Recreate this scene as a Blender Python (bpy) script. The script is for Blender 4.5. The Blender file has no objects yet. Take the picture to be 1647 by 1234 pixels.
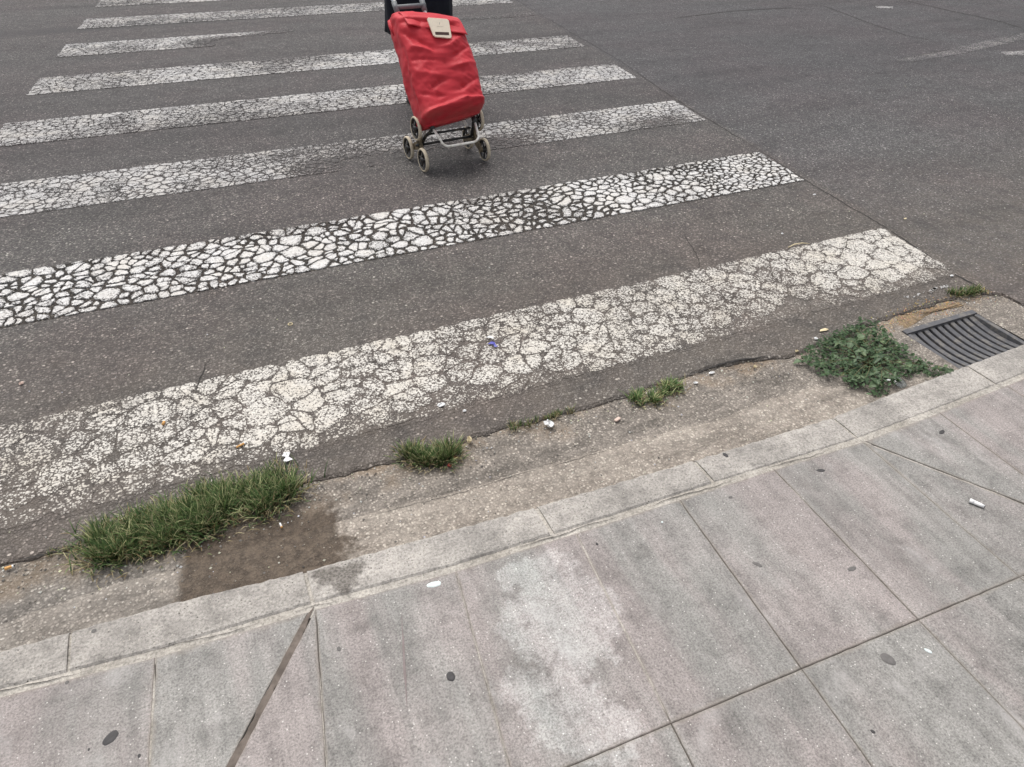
import bpy, math, random
from mathutils import Vector, Matrix, Euler, noise as mnoise

random.seed(7)
S = bpy.context.scene
COL = S.collection
rad = math.radians

# ------------------------------------------------------------------ camera
W0, H0, F0 = 1647.0, 1234.0, 1100.0
YAW, PITCH, ROLL = 0.437, 0.673, -0.026
CAM = Vector((-2.744, -1.539, 1.379))
_f = Vector((math.sin(YAW)*math.cos(PITCH), math.cos(YAW)*math.cos(PITCH), -math.sin(PITCH)))
_r = Vector((math.cos(YAW), -math.sin(YAW), 0))
_d = _f.cross(_r)
_c, _s = math.cos(ROLL), math.sin(ROLL)
RIGHT = _c*_r + _s*_d
DOWN = -_s*_r + _c*_d
cd = bpy.data.cameras.new('camera')
cam = bpy.data.objects.new('camera', cd)
COL.objects.link(cam)
cd.sensor_fit = 'HORIZONTAL'
cd.sensor_width = 36.0
cd.lens = 36.0*F0/W0
cd.clip_start = 0.02
cd.clip_end = 500
m = Matrix.Identity(4)
for i in range(3):
    m[i][0] = RIGHT[i]; m[i][1] = -DOWN[i]; m[i][2] = -_f[i]; m[i][3] = CAM[i]
cam.matrix_world = m
S.camera = cam

# ------------------------------------------------------------------ light
SUN_EL, SUN_AZ = rad(68), rad(350)          # azimuth clockwise from +Y
w = bpy.data.worlds.new('World'); S.world = w; w.use_nodes = True
wn = w.node_tree; wn.nodes.clear()
sky = wn.nodes.new('ShaderNodeTexSky'); sky.sky_type = 'NISHITA'
sky.sun_disc = False; sky.sun_elevation = SUN_EL; sky.sun_rotation = SUN_AZ
sky.air_density = 1.0; sky.dust_density = 4.0; sky.ozone_density = 1.0
hs = wn.nodes.new('ShaderNodeHueSaturation'); hs.inputs['Saturation'].default_value = 0.22
bg = wn.nodes.new('ShaderNodeBackground'); bg.inputs[1].default_value = 0.12
wo = wn.nodes.new('ShaderNodeOutputWorld')
wn.links.new(sky.outputs[0], hs.inputs['Color']); wn.links.new(hs.outputs[0], bg.inputs[0]); wn.links.new(bg.outputs[0], wo.inputs[0])
sl = bpy.data.lights.new('sun', 'SUN'); sl.energy = 1.35; sl.angle = rad(42); sl.color = (1.0, 0.96, 0.9)
so = bpy.data.objects.new('sun', sl); COL.objects.link(so)
sd = Vector((math.sin(SUN_AZ)*math.cos(SUN_EL), math.cos(SUN_AZ)*math.cos(SUN_EL), math.sin(SUN_EL)))
so.rotation_euler = sd.to_track_quat('Z', 'Y').to_euler(); so.location = (0, 0, 8)
S.render.engine = 'CYCLES'
S.view_settings.view_transform = 'Standard'; S.view_settings.look = 'None'
S.view_settings.exposure = 0.62; S.view_settings.gamma = 1.0

# ------------------------------------------------------------------ helpers
def gp(x, y, z=0.0):
    """photo pixel -> point on the horizontal surface at height z"""
    d = RIGHT*((x-W0/2)/F0) + DOWN*((y-H0/2)/F0) + _f
    t = (z-CAM.z)/d.z
    return CAM + d*t

def rnd(a, b): return random.uniform(a, b)
def smooth(a, b, x):
    t = max(0.0, min(1.0, (x-a)/(b-a))); return t*t*(3-2*t)
def lerp(a, b, t): return a+(b-a)*t
def interp(pts, x):
    if x <= pts[0][0]: p, q = pts[0], pts[1]
    elif x >= pts[-1][0]: p, q = pts[-2], pts[-1]
    else:
        for p, q in zip(pts, pts[1:]):
            if p[0] <= x <= q[0]: break
    return p[1] + (q[1]-p[1])*(x-p[0])/(q[0]-p[0])

def mesh(name, verts, faces, sm=False, attrs=None, cols=None):
    me = bpy.data.meshes.new(name)
    me.from_pydata([tuple(v) for v in verts], [], faces)
    if attrs:
        for k, vals in attrs.items():
            a = me.attributes.new(k, 'FLOAT', 'POINT'); a.data.foreach_set('value', vals)
    if cols:
        a = me.attributes.new('tint', 'FLOAT_COLOR', 'POINT')
        a.data.foreach_set('color', [c for v in cols for c in (v[0], v[1], v[2], 1.0)])
    if sm: me.polygons.foreach_set('use_smooth', [True]*len(me.polygons))
    me.update()
    return me

def obj(name, me, mat, parent=None, loc=(0, 0, 0), rot=(0, 0, 0)):
    o = bpy.data.objects.new(name, me); COL.objects.link(o)
    if mat and me and not me.materials: me.materials.append(mat)
    o.location = loc; o.rotation_euler = rot
    if parent: o.parent = parent
    return o
def empty(name, loc=(0, 0, 0), rot=(0, 0, 0)):
    o = bpy.data.objects.new(name, None); COL.objects.link(o); o.location = loc; o.rotation_euler = rot
    o.empty_display_size = 0.05
    return o
def tag(o, label=None, cat=None, group=None, kind=None):
    if label: o['label'] = label
    if cat: o['category'] = cat
    if group: o['group'] = group
    if kind: o['kind'] = kind
    return o

class MB:
    """collects verts / faces"""
    def __init__(s): s.v = []; s.f = []; s.c = []
    def add(s, vs, fs, col=None):
        b = len(s.v); s.v += [Vector(v) for v in vs]; s.f += [tuple(i+b for i in f) for f in fs]
        if col is not None: s.c += [col]*len(vs)
    def box(s, c, h, M=None):
        vs = [Vector((c[0]+sx*h[0], c[1]+sy*h[1], c[2]+sz*h[2])) for sx in (-1, 1) for sy in (-1, 1) for sz in (-1, 1)]
        if M: vs = [M @ v for v in vs]
        s.add(vs, [(0,1,3,2),(4,6,7,5),(0,4,5,1),(2,3,7,6),(0,2,6,4),(1,5,7,3)])
    def tube(s, pts, r, n=10, closed=False, caps=True):
        pts = [Vector(p) for p in pts]; N = len(pts)
        rr = r if isinstance(r, (list, tuple)) else [r]*N
        T = []
        for i in range(N):
            a = pts[(i-1) % N] if (closed or i > 0) else pts[i]
            b = pts[(i+1) % N] if (closed or i < N-1) else pts[i]
            T.append((b-a).normalized())
        ref = Vector((0, 0, 1)) if abs(T[0].z) < 0.9 else Vector((1, 0, 0))
        nrm = (ref - T[0]*ref.dot(T[0])).normalized()
        vs = []
        for i in range(N):
            nrm = (nrm - T[i]*nrm.dot(T[i])).normalized(); bn = T[i].cross(nrm)
            for k in range(n):
                a = 2*math.pi*k/n
                vs.append(pts[i] + (nrm*math.cos(a)+bn*math.sin(a))*rr[i])
        fs = []
        for i in range(N if closed else N-1):
            j = (i+1) % N
            for k in range(n):
                l = (k+1) % n
                fs.append((i*n+k, i*n+l, j*n+l, j*n+k))
        if caps and not closed:
            fs.append(tuple(range(n-1, -1, -1))); fs.append(tuple((N-1)*n+k for k in range(n)))
        s.add(vs, fs)
    def lathe(s, prof, M, n=28, closed=True):
        """profile (radius, axial) round the local x axis"""
        P = len(prof); vs = []
        for k in range(n):
            a = 2*math.pi*k/n
            for (r, x) in prof: vs.append(M @ Vector((x, r*math.cos(a), r*math.sin(a))))
        fs = []
        for k in range(n):
            l = (k+1) % n
            for i in range(P if closed else P-1):
                j = (i+1) % P
                fs.append((k*P+i, k*P+j, l*P+j, l*P+i))
        s.add(vs, fs)
    def prism(s, poly, z0, z1, bev=0.0):
        """polygon (ccw, xy) with a bevelled top edge"""
        n = len(poly)
        if bev > 0: inn = inset(poly, bev)
        if bev > 0 and inn and len(inn) == n:
            vs = [(x, y, z0) for x, y in poly]+[(x, y, z1-bev) for x, y in poly]+[(x, y, z1) for x, y in inn]
            fs = [tuple(2*n+i for i in range(n))]
            for i in range(n):
                j = (i+1) % n
                fs += [(i, j, n+j, n+i), (n+i, n+j, 2*n+j, 2*n+i)]
        else:
            vs = [(x, y, z0) for x, y in poly]+[(x, y, z1) for x, y in poly]
            fs = [tuple(n+i for i in range(n))]
            for i in range(n):
                j = (i+1) % n; fs.append((i, j, n+j, n+i))
        s.add(vs, fs)
    def build(s, name, mat, parent=None, sm=False, loc=(0, 0, 0), rot=(0, 0, 0)):
        return obj(name, mesh(name, s.v, s.f, sm, cols=s.c if s.c and len(s.c) == len(s.v) else None), mat, parent, loc, rot)

def inset(poly, d):
    """parallel inset of a convex-ish ccw polygon"""
    n = len(poly); out = []
    for i in range(n):
        p, q, r_ = Vector(poly[i-1]), Vector(poly[i]), Vector(poly[(i+1) % n])
        a = (q-p); b = (r_-q)
        if a.length < 1e-7 or b.length < 1e-7: out.append(tuple(q)); continue
        a.normalize(); b.normalize()
        na = Vector((-a.y, a.x)); nb = Vector((-b.y, b.x))
        k = 1+na.dot(nb)
        v = (na+nb)/max(k, 0.35)
        out.append(tuple(q+v*d))
    return out
def clip(poly, n, c):
    """keep the side n.p <= c"""
    out = []
    for i in range(len(poly)):
        p, q = poly[i], poly[(i+1) % len(poly)]
        a = n[0]*p[0]+n[1]*p[1]-c; b = n[0]*q[0]+n[1]*q[1]-c
        if a <= 0: out.append(p)
        if (a < 0 < b) or (b < 0 < a):
            t = a/(a-b); out.append((p[0]+(q[0]-p[0])*t, p[1]+(q[1]-p[1])*t))
    return out
def area(poly):
    return 0.5*sum(poly[i][0]*poly[(i+1) % len(poly)][1]-poly[(i+1) % len(poly)][0]*poly[i][1] for i in range(len(poly)))
def chaikin(poly, k=1, t=0.25):
    for _ in range(k):
        o = []
        for i in range(len(poly)):
            p, q = poly[i], poly[(i+1) % len(poly)]
            o.append((lerp(p[0], q[0], t), lerp(p[1], q[1], t))); o.append((lerp(p[0], q[0], 1-t), lerp(p[1], q[1], 1-t)))
        poly = o
    return poly

# ------------------------------------------------------------------ node helpers
class G:
    def __init__(s, nt): s.nt = nt; s.N = nt.nodes; s.L = nt.links
    def new(s, t, **k):
        n = s.N.new(t)
        for a, b in k.items(): setattr(n, a, b)
        return n
    def put(s, sock, v):
        if hasattr(v, 'is_output') or isinstance(v, bpy.types.NodeSocket): s.L.new(v, sock)
        elif v is not None:
            if sock.type == 'RGBA' and len(v) == 3: v = (*v, 1)
            sock.default_value = v
    def pos(s): return s.new('ShaderNodeNewGeometry').outputs['Position']
    def objc(s): return s.new('ShaderNodeTexCoord').outputs['Object']
    def map(s, v, sc=(1, 1, 1), rot=(0, 0, 0), loc=(0, 0, 0)):
        n = s.new('ShaderNodeMapping'); s.put(n.inputs['Vector'], v)
        n.inputs['Scale'].default_value = sc; n.inputs['Rotation'].default_value = rot; n.inputs['Location'].default_value = loc
        return n.outputs[0]
    def noise(s, v, sc, det=3, ro=0.55, dist=0.0, col=False):
        n = s.new('ShaderNodeTexNoise'); s.put(n.inputs['Vector'], v)
        n.inputs['Scale'].default_value = sc; n.inputs['Detail'].default_value = det
        n.inputs['Roughness'].default_value = ro; n.inputs['Distortion'].default_value = dist
        return n.outputs['Color' if col else 'Fac']
    def voro(s, v, sc, feat='F1', out='Distance', rnd=1.0):
        n = s.new('ShaderNodeTexVoronoi', feature=feat); s.put(n.inputs['Vector'], v)
        n.inputs['Scale'].default_value = sc; n.inputs['Randomness'].default_value = rnd
        return n.outputs[out]
    def cell(s, v, sc, ch=0):
        n = s.new('ShaderNodeTexVoronoi', feature='F1'); s.put(n.inputs['Vector'], v); n.inputs['Scale'].default_value = sc
        return s.xyz(n.outputs['Color'])[ch], n.outputs['Distance']
    def math(s, op, a, b=None, c=None, cl=False):
        n = s.new('ShaderNodeMath', operation=op, use_clamp=cl)
        s.put(n.inputs[0], a)
        if b is not None: s.put(n.inputs[1], b)
        if c is not None: s.put(n.inputs[2], c)
        return n.outputs[0]
    def sstep(s, v, a, b, x=0.0, y=1.0):
        n = s.new('ShaderNodeMapRange', interpolation_type='SMOOTHSTEP'); s.put(n.inputs['Value'], v)
        n.inputs['From Min'].default_value = a; n.inputs['From Max'].default_value = b
        n.inputs['To Min'].default_value = x; n.inputs['To Max'].default_value = y
        return n.outputs[0]
    def ramp(s, f, stops, mode='LINEAR'):
        n = s.new('ShaderNodeValToRGB'); s.put(n.inputs[0], f); cr = n.color_ramp; cr.interpolation = mode
        while len(cr.elements) < len(stops): cr.elements.new(0.5)
        for e, (p, c) in zip(cr.elements, stops):
            e.position = p; e.color = (c, c, c, 1) if not hasattr(c, '__len__') else (*c[:3], 1)
        return n.outputs[0]
    def mix(s, f, a, b, mode='MIX'):
        n = s.new('ShaderNodeMix', data_type='RGBA', blend_type=mode)
        s.put(n.inputs['Factor'], f); s.put(n.inputs['A'], a); s.put(n.inputs['B'], b)
        return n.outputs['Result']
    def xyz(s, v):
        n = s.new('ShaderNodeSeparateXYZ'); s.put(n.inputs[0], v); return n.outputs
    def vadd(s, a, b, sc=1.0):
        m = s.new('ShaderNodeVectorMath', operation='MULTIPLY_ADD')
        s.put(m.inputs[0], b); m.inputs[1].default_value = (sc, sc, sc); s.put(m.inputs[2], a)
        return m.outputs[0]
    def attr(s, name, out='Fac'):
        return s.new('ShaderNodeAttribute', attribute_name=name).outputs[out]
    def orand(s): return s.new('ShaderNodeObjectInfo').outputs['Random']
    def bump(s, h, st=0.5, dist=0.002, nrm=None):
        n = s.new('ShaderNodeBump'); s.put(n.inputs['Height'], h)
        n.inputs['Strength'].default_value = st; n.inputs['Distance'].default_value = dist
        if nrm: s.put(n.inputs['Normal'], nrm)
        return n.outputs[0]
    def done(s, col, rough=0.8, nrm=None, spec=0.4, metal=0.0, **extra):
        b = s.new('ShaderNodeBsdfPrincipled'); o = s.new('ShaderNodeOutputMaterial')
        s.put(b.inputs['Base Color'], col); s.put(b.inputs['Roughness'], rough)
        s.put(b.inputs['Specular IOR Level'], spec); s.put(b.inputs['Metallic'], metal)
        if nrm: s.put(b.inputs['Normal'], nrm)
        for k, v in extra.items(): s.put(b.inputs[k.replace('_', ' ')], v)
        s.L.new(b.outputs[0], o.inputs[0]); return b
def material(name):
    m = bpy.data.materials.new(name); m.use_nodes = True; m.node_tree.nodes.clear()
    return m, G(m.node_tree)

# ---- asphalt as a group: the bare road shows again through worn paint
SK = 0.113                                    # stripe ends lean against the stripes
_t0, _t1 = gp(60, 51), gp(600, 13)
TYRE = (_t0.y-_t0.x*(_t1.y-_t0.y)/(_t1.x-_t0.x), (_t1.y-_t0.y)/(_t1.x-_t0.x))   # a rubber streak along the far lane
def asphalt_group():
    nt = bpy.data.node_groups.new('asphalt_surface', 'ShaderNodeTree')
    for nme, t in (('Color', 'NodeSocketColor'), ('Height', 'NodeSocketFloat'), ('Grain', 'NodeSocketFloat')):
        nt.interface.new_socket(nme, in_out='OUTPUT', socket_type=t)
    g = G(nt); P = g.pos()
    x, y, z = g.xyz(P)
    # stones in binder, two sizes
    Pw = g.vadd(P, g.noise(P, 60, 2, col=True), 0.006)
    r1, d1 = g.cell(Pw, 150)
    r2, d2 = g.cell(Pw, 75, 1)
    stone = g.ramp(r1, [(0, (.050, .047, .046)), (.45, (.085, .080, .077)), (.75, (.125, .118, .112)), (.9, (.19, .18, .168)), (1, (.30, .285, .26))])
    big = g.ramp(r2, [(0, (.06, .056, .054)), (.6, (.10, .093, .09)), (.86, (.155, .145, .135)), (.955, (.27, .25, .23)), (1, (.46, .44, .40))])
    bm = g.math('MULTIPLY', g.sstep(d2, .25, .45, 1, 0), g.sstep(r2, .25, .5))
    c = g.mix(bm, stone, big)
    gap = g.math('MULTIPLY', g.sstep(d1, .30, .62), g.math('SUBTRACT', 1.0, bm))
    c = g.mix(g.math('MULTIPLY', gap, .62), c, (.033, .030, .029))
    fine = g.noise(P, 420, 2)
    c = g.mix(.5, c, g.ramp(fine, [(.25, .25), (.75, .95)]), 'OVERLAY')
    # broad tone: traffic film, purplish and brownish patches
    n1 = g.noise(P, 1.1, 4, .6); n2 = g.noise(g.map(P, (.35, 1.5, 1), loc=(3, 1, 0)), 2.2, 4, .6); n3 = g.noise(P, 9, 4, .65)
    c = g.mix(g.sstep(n1, .38, .66, 0, .55), c, g.mix(1, c, (1.07, .92, .935), 'MULTIPLY'))
    c = g.mix(1, c, g.ramp(n2, [(.3, .74), (.5, .98), (.72, 1.16)]), 'MULTIPLY')
    c = g.mix(1, c, g.ramp(n3, [(.28, .74), (.5, 1.0), (.75, 1.16)]), 'MULTIPLY')
    # oily blots
    ob = g.noise(g.map(P, (1, 1.3, 1), loc=(7.3, 2.1, 0)), 5.5, 3, .5)
    c = g.mix(g.sstep(ob, .61, .74, 0, .6), c, g.mix(1, c, (.5, .47, .46), 'MULTIPLY'))
    # newer, bluer surface right of the seam
    side = g.math('SUBTRACT', x, g.math('MULTIPLY_ADD', y, SK, .05))
    new = g.sstep(side, -.02, .03)
    c = g.mix(g.math('MULTIPLY', new, .9), c, g.mix(1, c, (.90, .93, .99), 'MULTIPLY'))
    # road dust gathers along the gutter
    dusty = g.math('MULTIPLY', g.sstep(y, 1.5, -.15), g.sstep(n3, .2, .7, .35, 1))
    c = g.mix(g.math('MULTIPLY', dusty, .34), c, (.20, .165, .128))
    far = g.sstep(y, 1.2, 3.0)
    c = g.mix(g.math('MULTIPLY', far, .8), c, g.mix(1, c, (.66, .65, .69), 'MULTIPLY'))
    # dark tyre-polished lanes running along the carriageway
    lane = g.noise(g.map(P, (.10, 1.0, 1), rot=(0, 0, -.02), loc=(1.7, .35, 0)), 1.5, 2, .4)
    c = g.mix(g.math('MULTIPLY', g.sstep(lane, .56, .70), g.sstep(y, 2.5, 4.5, 0, .55)), c, g.mix(1, c, (.55, .53, .54), 'MULTIPLY'))
    c = g.mix(1, c, (1.0, .985, .975), 'MULTIPLY')
    st = g.math('ABSOLUTE', g.math('SUBTRACT', g.math('MULTIPLY_ADD', x, TYRE[1], TYRE[0]), g.math('ADD', y, g.math('MULTIPLY', g.math('SUBTRACT', n1, .5), .25))))
    c = g.mix(g.math('MULTIPLY', g.sstep(st, .22, .04), g.sstep(n3, .25, .6, .3, .75)), c, (.034, .032, .033))
    h = g.math('ADD', g.math('MULTIPLY', gap, -1.0), g.math('MULTIPLY_ADD', bm, .7, g.math('MULTIPLY', fine, .6)))
    h = g.math('MULTIPLY_ADD', r1, .8, h)
    grain = g.math('MULTIPLY_ADD', r1, .45, g.math('MULTIPLY_ADD', fine, .55, g.math('MULTIPLY', gap, -.35)))
    o = g.new('NodeGroupOutput')
    g.L.new(c, o.inputs[0]); g.L.new(h, o.inputs[1]); g.L.new(grain, o.inputs[2])
    return nt
ASPH = asphalt_group()
def asph(g):
    n = g.new('ShaderNodeGroup'); n.node_tree = ASPH; return n.outputs

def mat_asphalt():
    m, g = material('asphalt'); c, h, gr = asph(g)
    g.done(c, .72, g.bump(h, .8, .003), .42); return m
def mat_paint(name, white, er, patchy, edge_keep=.5, dirt=(.30, .26, .21)):
    """road paint; er = erosion by the stone tips, patchy = broad loss"""
    m, g = material(name); c, h, gr = asph(g); P = g.pos()
    wear = g.attr('wear'); edge = g.attr('edge')
    nz = g.noise(P, 210, 3, .6); nm = g.noise(P, 34, 4, .65); nb = g.noise(P, 5.5, 4, .6); nk = g.noise(g.vadd(P, g.noise(P, 40, 2, col=True), .02), 90, 2, .5)
    v = g.math('ADD', g.math('MULTIPLY', gr, er), g.math('MULTIPLY', nz, er*.8))
    v = g.math('ADD', v, g.math('MULTIPLY', nm, patchy)); v = g.math('ADD', v, g.math('MULTIPLY', nb, patchy*.9))
    v = g.math('ADD', v, g.math('MULTIPLY', g.sstep(edge, 0, .45), edge_keep))
    v = g.math('SUBTRACT', v, wear)
    mid = er*.45+er*.4+patchy*.95+edge_keep*.55
    k = g.sstep(v, mid-.42, mid-.18)
    pc = g.mix(g.sstep(nm, .3, .75), white, tuple(q*.80 for q in white))
    pc = g.mix(g.sstep(nk, .50, .72, 0, .55), pc, (.30, .28, .27))
    pc = g.mix(g.sstep(nb, .42, .75, 0, .5), pc, g.mix(1, pc, (.86, .80, .70), 'MULTIPLY'))
    dm = g.math('MULTIPLY', g.sstep(wear, .05, .5), .3)
    pc = g.mix(dm, pc, dirt)
    col = g.mix(k, c, pc)
    hh = g.math('ADD', g.math('MULTIPLY', h, g.sstep(k, 0, 1, 1, .5)), g.math('MULTIPLY', k, .9))
    g.done(col, .68, g.bump(hh, .7, .002), .4); return m
def mat_stripe_bed(name, tone):
    m, g = material(name); c, h, gr = asph(g)
    g.done(g.mix(1, c, tone, 'MULTIPLY'), .85, g.bump(h, .9, .003), .3); return m

def mat_gutter(name, a, b, peb):
    m, g = material(name); P = g.pos(); x, y, z = g.xyz(P)
    Pw = g.vadd(P, g.noise(P, 50, 2, col=True), .008)
    r1, d1 = g.cell(Pw, 130)
    n1 = g.noise(P, 7, 5, .65); n2 = g.noise(P, 45, 3, .6); fine = g.noise(P, 380, 2)
    c = g.mix(g.sstep(n1, .34, .66), a, b)
    st = g.ramp(r1, [(0, tuple(q*.68 for q in a)), (.4, a), (.75, b), (.93, tuple(min(.62, q*1.5) for q in b)), (1, (.62, .57, .50))])
    c = g.mix(g.math('MULTIPLY', g.sstep(d1, .55, .3), peb), c, st)
    c = g.mix(g.math('MULTIPLY', g.sstep(d1, .38, .68), peb*.75), c, tuple(q*.36 for q in a))
    c = g.mix(1, c, g.ramp(n2, [(.28, .70), (.5, 1), (.74, 1.16)]), 'MULTIPLY')
    c = g.mix(.45, c, g.ramp(fine, [(.2, .25), (.8, .9)]), 'OVERLAY')
    gs = g.noise(g.map(P, (.5, 2.2, 1), rot=(0, 0, -.04), loc=(2, 5, 0)), 7, 5, .65)
    c = g.mix(1, c, g.ramp(gs, [(.32, .62), (.5, 1.0), (.7, 1.10)]), 'MULTIPLY')
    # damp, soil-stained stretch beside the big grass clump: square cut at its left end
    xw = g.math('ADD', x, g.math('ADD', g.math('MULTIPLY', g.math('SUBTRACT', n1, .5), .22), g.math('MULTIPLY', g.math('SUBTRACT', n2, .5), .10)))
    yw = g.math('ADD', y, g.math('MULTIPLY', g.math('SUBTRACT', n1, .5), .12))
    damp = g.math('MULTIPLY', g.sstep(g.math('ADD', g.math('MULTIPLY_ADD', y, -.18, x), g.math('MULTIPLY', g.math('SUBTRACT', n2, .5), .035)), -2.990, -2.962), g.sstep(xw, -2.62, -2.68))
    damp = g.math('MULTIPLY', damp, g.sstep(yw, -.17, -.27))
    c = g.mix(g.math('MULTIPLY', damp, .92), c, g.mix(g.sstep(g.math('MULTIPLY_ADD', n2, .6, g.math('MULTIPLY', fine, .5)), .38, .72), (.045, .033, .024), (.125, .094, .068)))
    # rusty silt in the corner by the grating
    silt = g.math('MULTIPLY', g.sstep(g.math('ADD', y, g.math('MULTIPLY', g.math('SUBTRACT', n1, .5), .2)), -.27, -.17), g.sstep(n1, .40, .62))
    c = g.mix(g.math('MULTIPLY', silt, .32), c, (.27, .175, .09))
    # left part is greyer broken stone
    lf = g.sstep(xw, -2.95, -3.12)
    c = g.mix(g.math('MULTIPLY', lf, .7), c, g.mix(1, c, (.80, .83, .86), 'MULTIPLY'))
    h = g.math('ADD', g.math('MULTIPLY', g.sstep(d1, .3, .65), -1.0), g.math('MULTIPLY_ADD', fine, .5, g.math('MULTIPLY', r1, .7)))
    g.done(c, g.sstep(damp, 0, 1, .88, .78), g.bump(h, .7, .003), .3); return m

def mat_concrete(name, a, b, pit, light=(.50, .46, .40), streak=0.0):
    m, g = material(name); P = g.pos(); orr = g.orand()
    n1 = g.noise(P, 4.5, 5, .62); n2 = g.noise(P, 24, 4, .65); fine = g.noise(P, 500, 2); mf = g.noise(P, 160, 3, .65)
    c = g.mix(g.sstep(n1, .35, .65), a, b)
    c = g.mix(1, c, g.ramp(n2, [(.28, .68), (.5, 1), (.74, 1.20)]), 'MULTIPLY')
    c = g.mix(1, c, g.ramp(mf, [(.30, .58), (.5, 1), (.72, 1.30)]), 'MULTIPLY')
    c = g.mix(1, c, g.ramp(fine, [(.25, .80), (.75, 1.18)]), 'MULTIPLY')
    r1, d1 = g.cell(P, 170)
    c = g.mix(g.math('MULTIPLY', g.math('MULTIPLY', g.sstep(r1, .80, .9), g.math('MULTIPLY', g.sstep(d1, .40, .2), g.sstep(n2, .42, .62))), pit), c, (.075, .068, .06))
    c = g.mix(g.math('MULTIPLY', g.math('MULTIPLY', g.sstep(r1, .10, .06), g.sstep(d1, .4, .2)), .7), c, light)
    c = g.mix(1, c, g.ramp(orr, [(0, .92), (1, 1.06)]), 'MULTIPLY')
    x, y, z = g.xyz(P)                               # soot on the stone beside the damp stretch
    dx = g.math('DIVIDE', g.math('SUBTRACT', x, -2.685), .075); dy = g.math('DIVIDE', g.math('SUBTRACT', y, -.505), .05)
    rr = g.math('ADD', g.math('SQRT', g.math('ADD', g.math('MULTIPLY', dx, dx), g.math('MULTIPLY', dy, dy))), g.math('MULTIPLY', g.math('SUBTRACT', n2, .5), 2.2))
    c = g.mix(g.math('MULTIPLY', g.sstep(rr, 1.05, .5), .75), c, g.mix(g.sstep(mf, .4, .6), (.06, .052, .045), (.15, .135, .118)))
    h = g.math('ADD', g.math('MULTIPLY', mf, 1.0), g.math('MULTIPLY', fine, .6))
    g.done(c, .85, g.bump(h, .6, .002), .35); return m, g

def mat_slab():
    m, g = material('paving_concrete'); P = g.pos(); orr = g.orand(); x, y, z = g.xyz(P)
    n1 = g.noise(P, 3.2, 5, .62); n2 = g.noise(P, 18, 5, .68); mf = g.noise(P, 230, 3, .7); fine = g.noise(P, 620, 2)
    pink = (.286, .255, .244); green = (.256, .247, .233)
    # trowel bands along each slab, pinkish and greenish
    band = g.noise(g.map(P, (1, .16, 1), rot=(0, 0, .06)), 6.5, 3, .55)
    t = g.math('ADD', g.math('MULTIPLY', band, .75), g.math('ADD', g.math('MULTIPLY', orr, .22), g.math('MULTIPLY', n1, .25)))
    c = g.mix(g.sstep(t, .50, .70), green, pink)
    sc_ = g.noise(g.map(P, (1, .06, 1), rot=(0, 0, .08)), 46, 4, .6)
    c = g.mix(1, c, g.ramp(sc_, [(.3, .84), (.5, 1), (.7, 1.13)]), 'MULTIPLY')
    c = g.mix(1, c, g.ramp(n1, [(.28, .82), (.5, 1), (.72, 1.12)]), 'MULTIPLY')
    c = g.mix(1, c, g.ramp(n2, [(.28, .68), (.5, 1), (.74, 1.12)]), 'MULTIPLY')
    c = g.mix(1, c, g.ramp(mf, [(.30, .54), (.5, 1), (.72, 1.38)]), 'MULTIPLY')
    c = g.mix(1, c, g.ramp(fine, [(.25, .78), (.75, 1.14)]), 'MULTIPLY')
    r1, d1 = g.cell(P, 190)
    c = g.mix(g.math('MULTIPLY', g.math('MULTIPLY', g.sstep(r1, .945, .965), g.sstep(d1, .34, .18)), .8), c, (.66, .63, .60))
    c = g.mix(g.math('MULTIPLY', g.math('MULTIPLY', g.sstep(r1, .06, .03), g.sstep(d1, .36, .2)), .55), c, (.13, .12, .115))
    # grime blots and pale scuffs
    gb = g.noise(g.map(P, loc=(5, 2, 0)), 9, 4, .55)
    c = g.mix(g.sstep(gb, .56, .76, 0, .55), c, g.mix(1, c, (.66, .64, .63), 'MULTIPLY'))
    pb = g.noise(g.map(P, (1, .55, 1), rot=(0, 0, .3), loc=(1, 8, 0)), 8, 5, .6)
    c = g.mix(g.sstep(pb, .57, .74, 0, .6), c, (.42, .40, .388))
    # cement slurry left on the slab left of the middle joint
    ed = g.math('ADD', g.math('MULTIPLY', g.math('SUBTRACT', g.noise(P, 8, 6, .7), .5), 2.4), g.math('MULTIPLY', g.math('SUBTRACT', g.noise(P, 45, 4, .7), .5), .5))
    def ell(cx, cy, rx, ry, kk):
        dx = g.math('DIVIDE', g.math('SUBTRACT', x, g.math('MULTIPLY_ADD', y, kk, cx-kk*cy)), rx); dy = g.math('DIVIDE', g.math('SUBTRACT', y, cy), ry)
        return g.math('SQRT', g.math('ADD', g.math('MULTIPLY', dx, dx), g.math('MULTIPLY', dy, dy)))
    rr = g.math('MINIMUM', ell(-2.275, -.80, .125, .17, .1), g.math('MINIMUM', ell(-2.36, -.99, .10, .13, -.4), ell(-2.27, -.67, .10, .05, 0)))
    sm = g.sstep(g.math('ADD', rr, ed), 1.10, .86)
    sm = g.math('MULTIPLY', sm, g.sstep(n2, .36, .45, .3, 1))
    c = g.mix(g.math('MULTIPLY', sm, g.sstep(g.noise(P, 60, 4, .7), .3, .62, .35, .95)), c, g.mix(1, c, (1.44, 1.50, 1.52), 'MULTIPLY'))
    # joint dirt near the slab edge
    e = g.attr('edge')
    c = g.mix(g.math('MULTIPLY', g.sstep(g.math('ADD', e, g.math('MULTIPLY', g.math('SUBTRACT', n2, .5), .9)), .55, .0), .45), c, (.26, .225, .19))
    h = g.math('ADD', g.math('MULTIPLY', mf, 1.0), g.math('MULTIPLY_ADD', fine, .5, g.math('MULTIPLY', sm, .6)))
    g.done(c, .80, g.bump(h, .5, .0015), .4); return m

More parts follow.
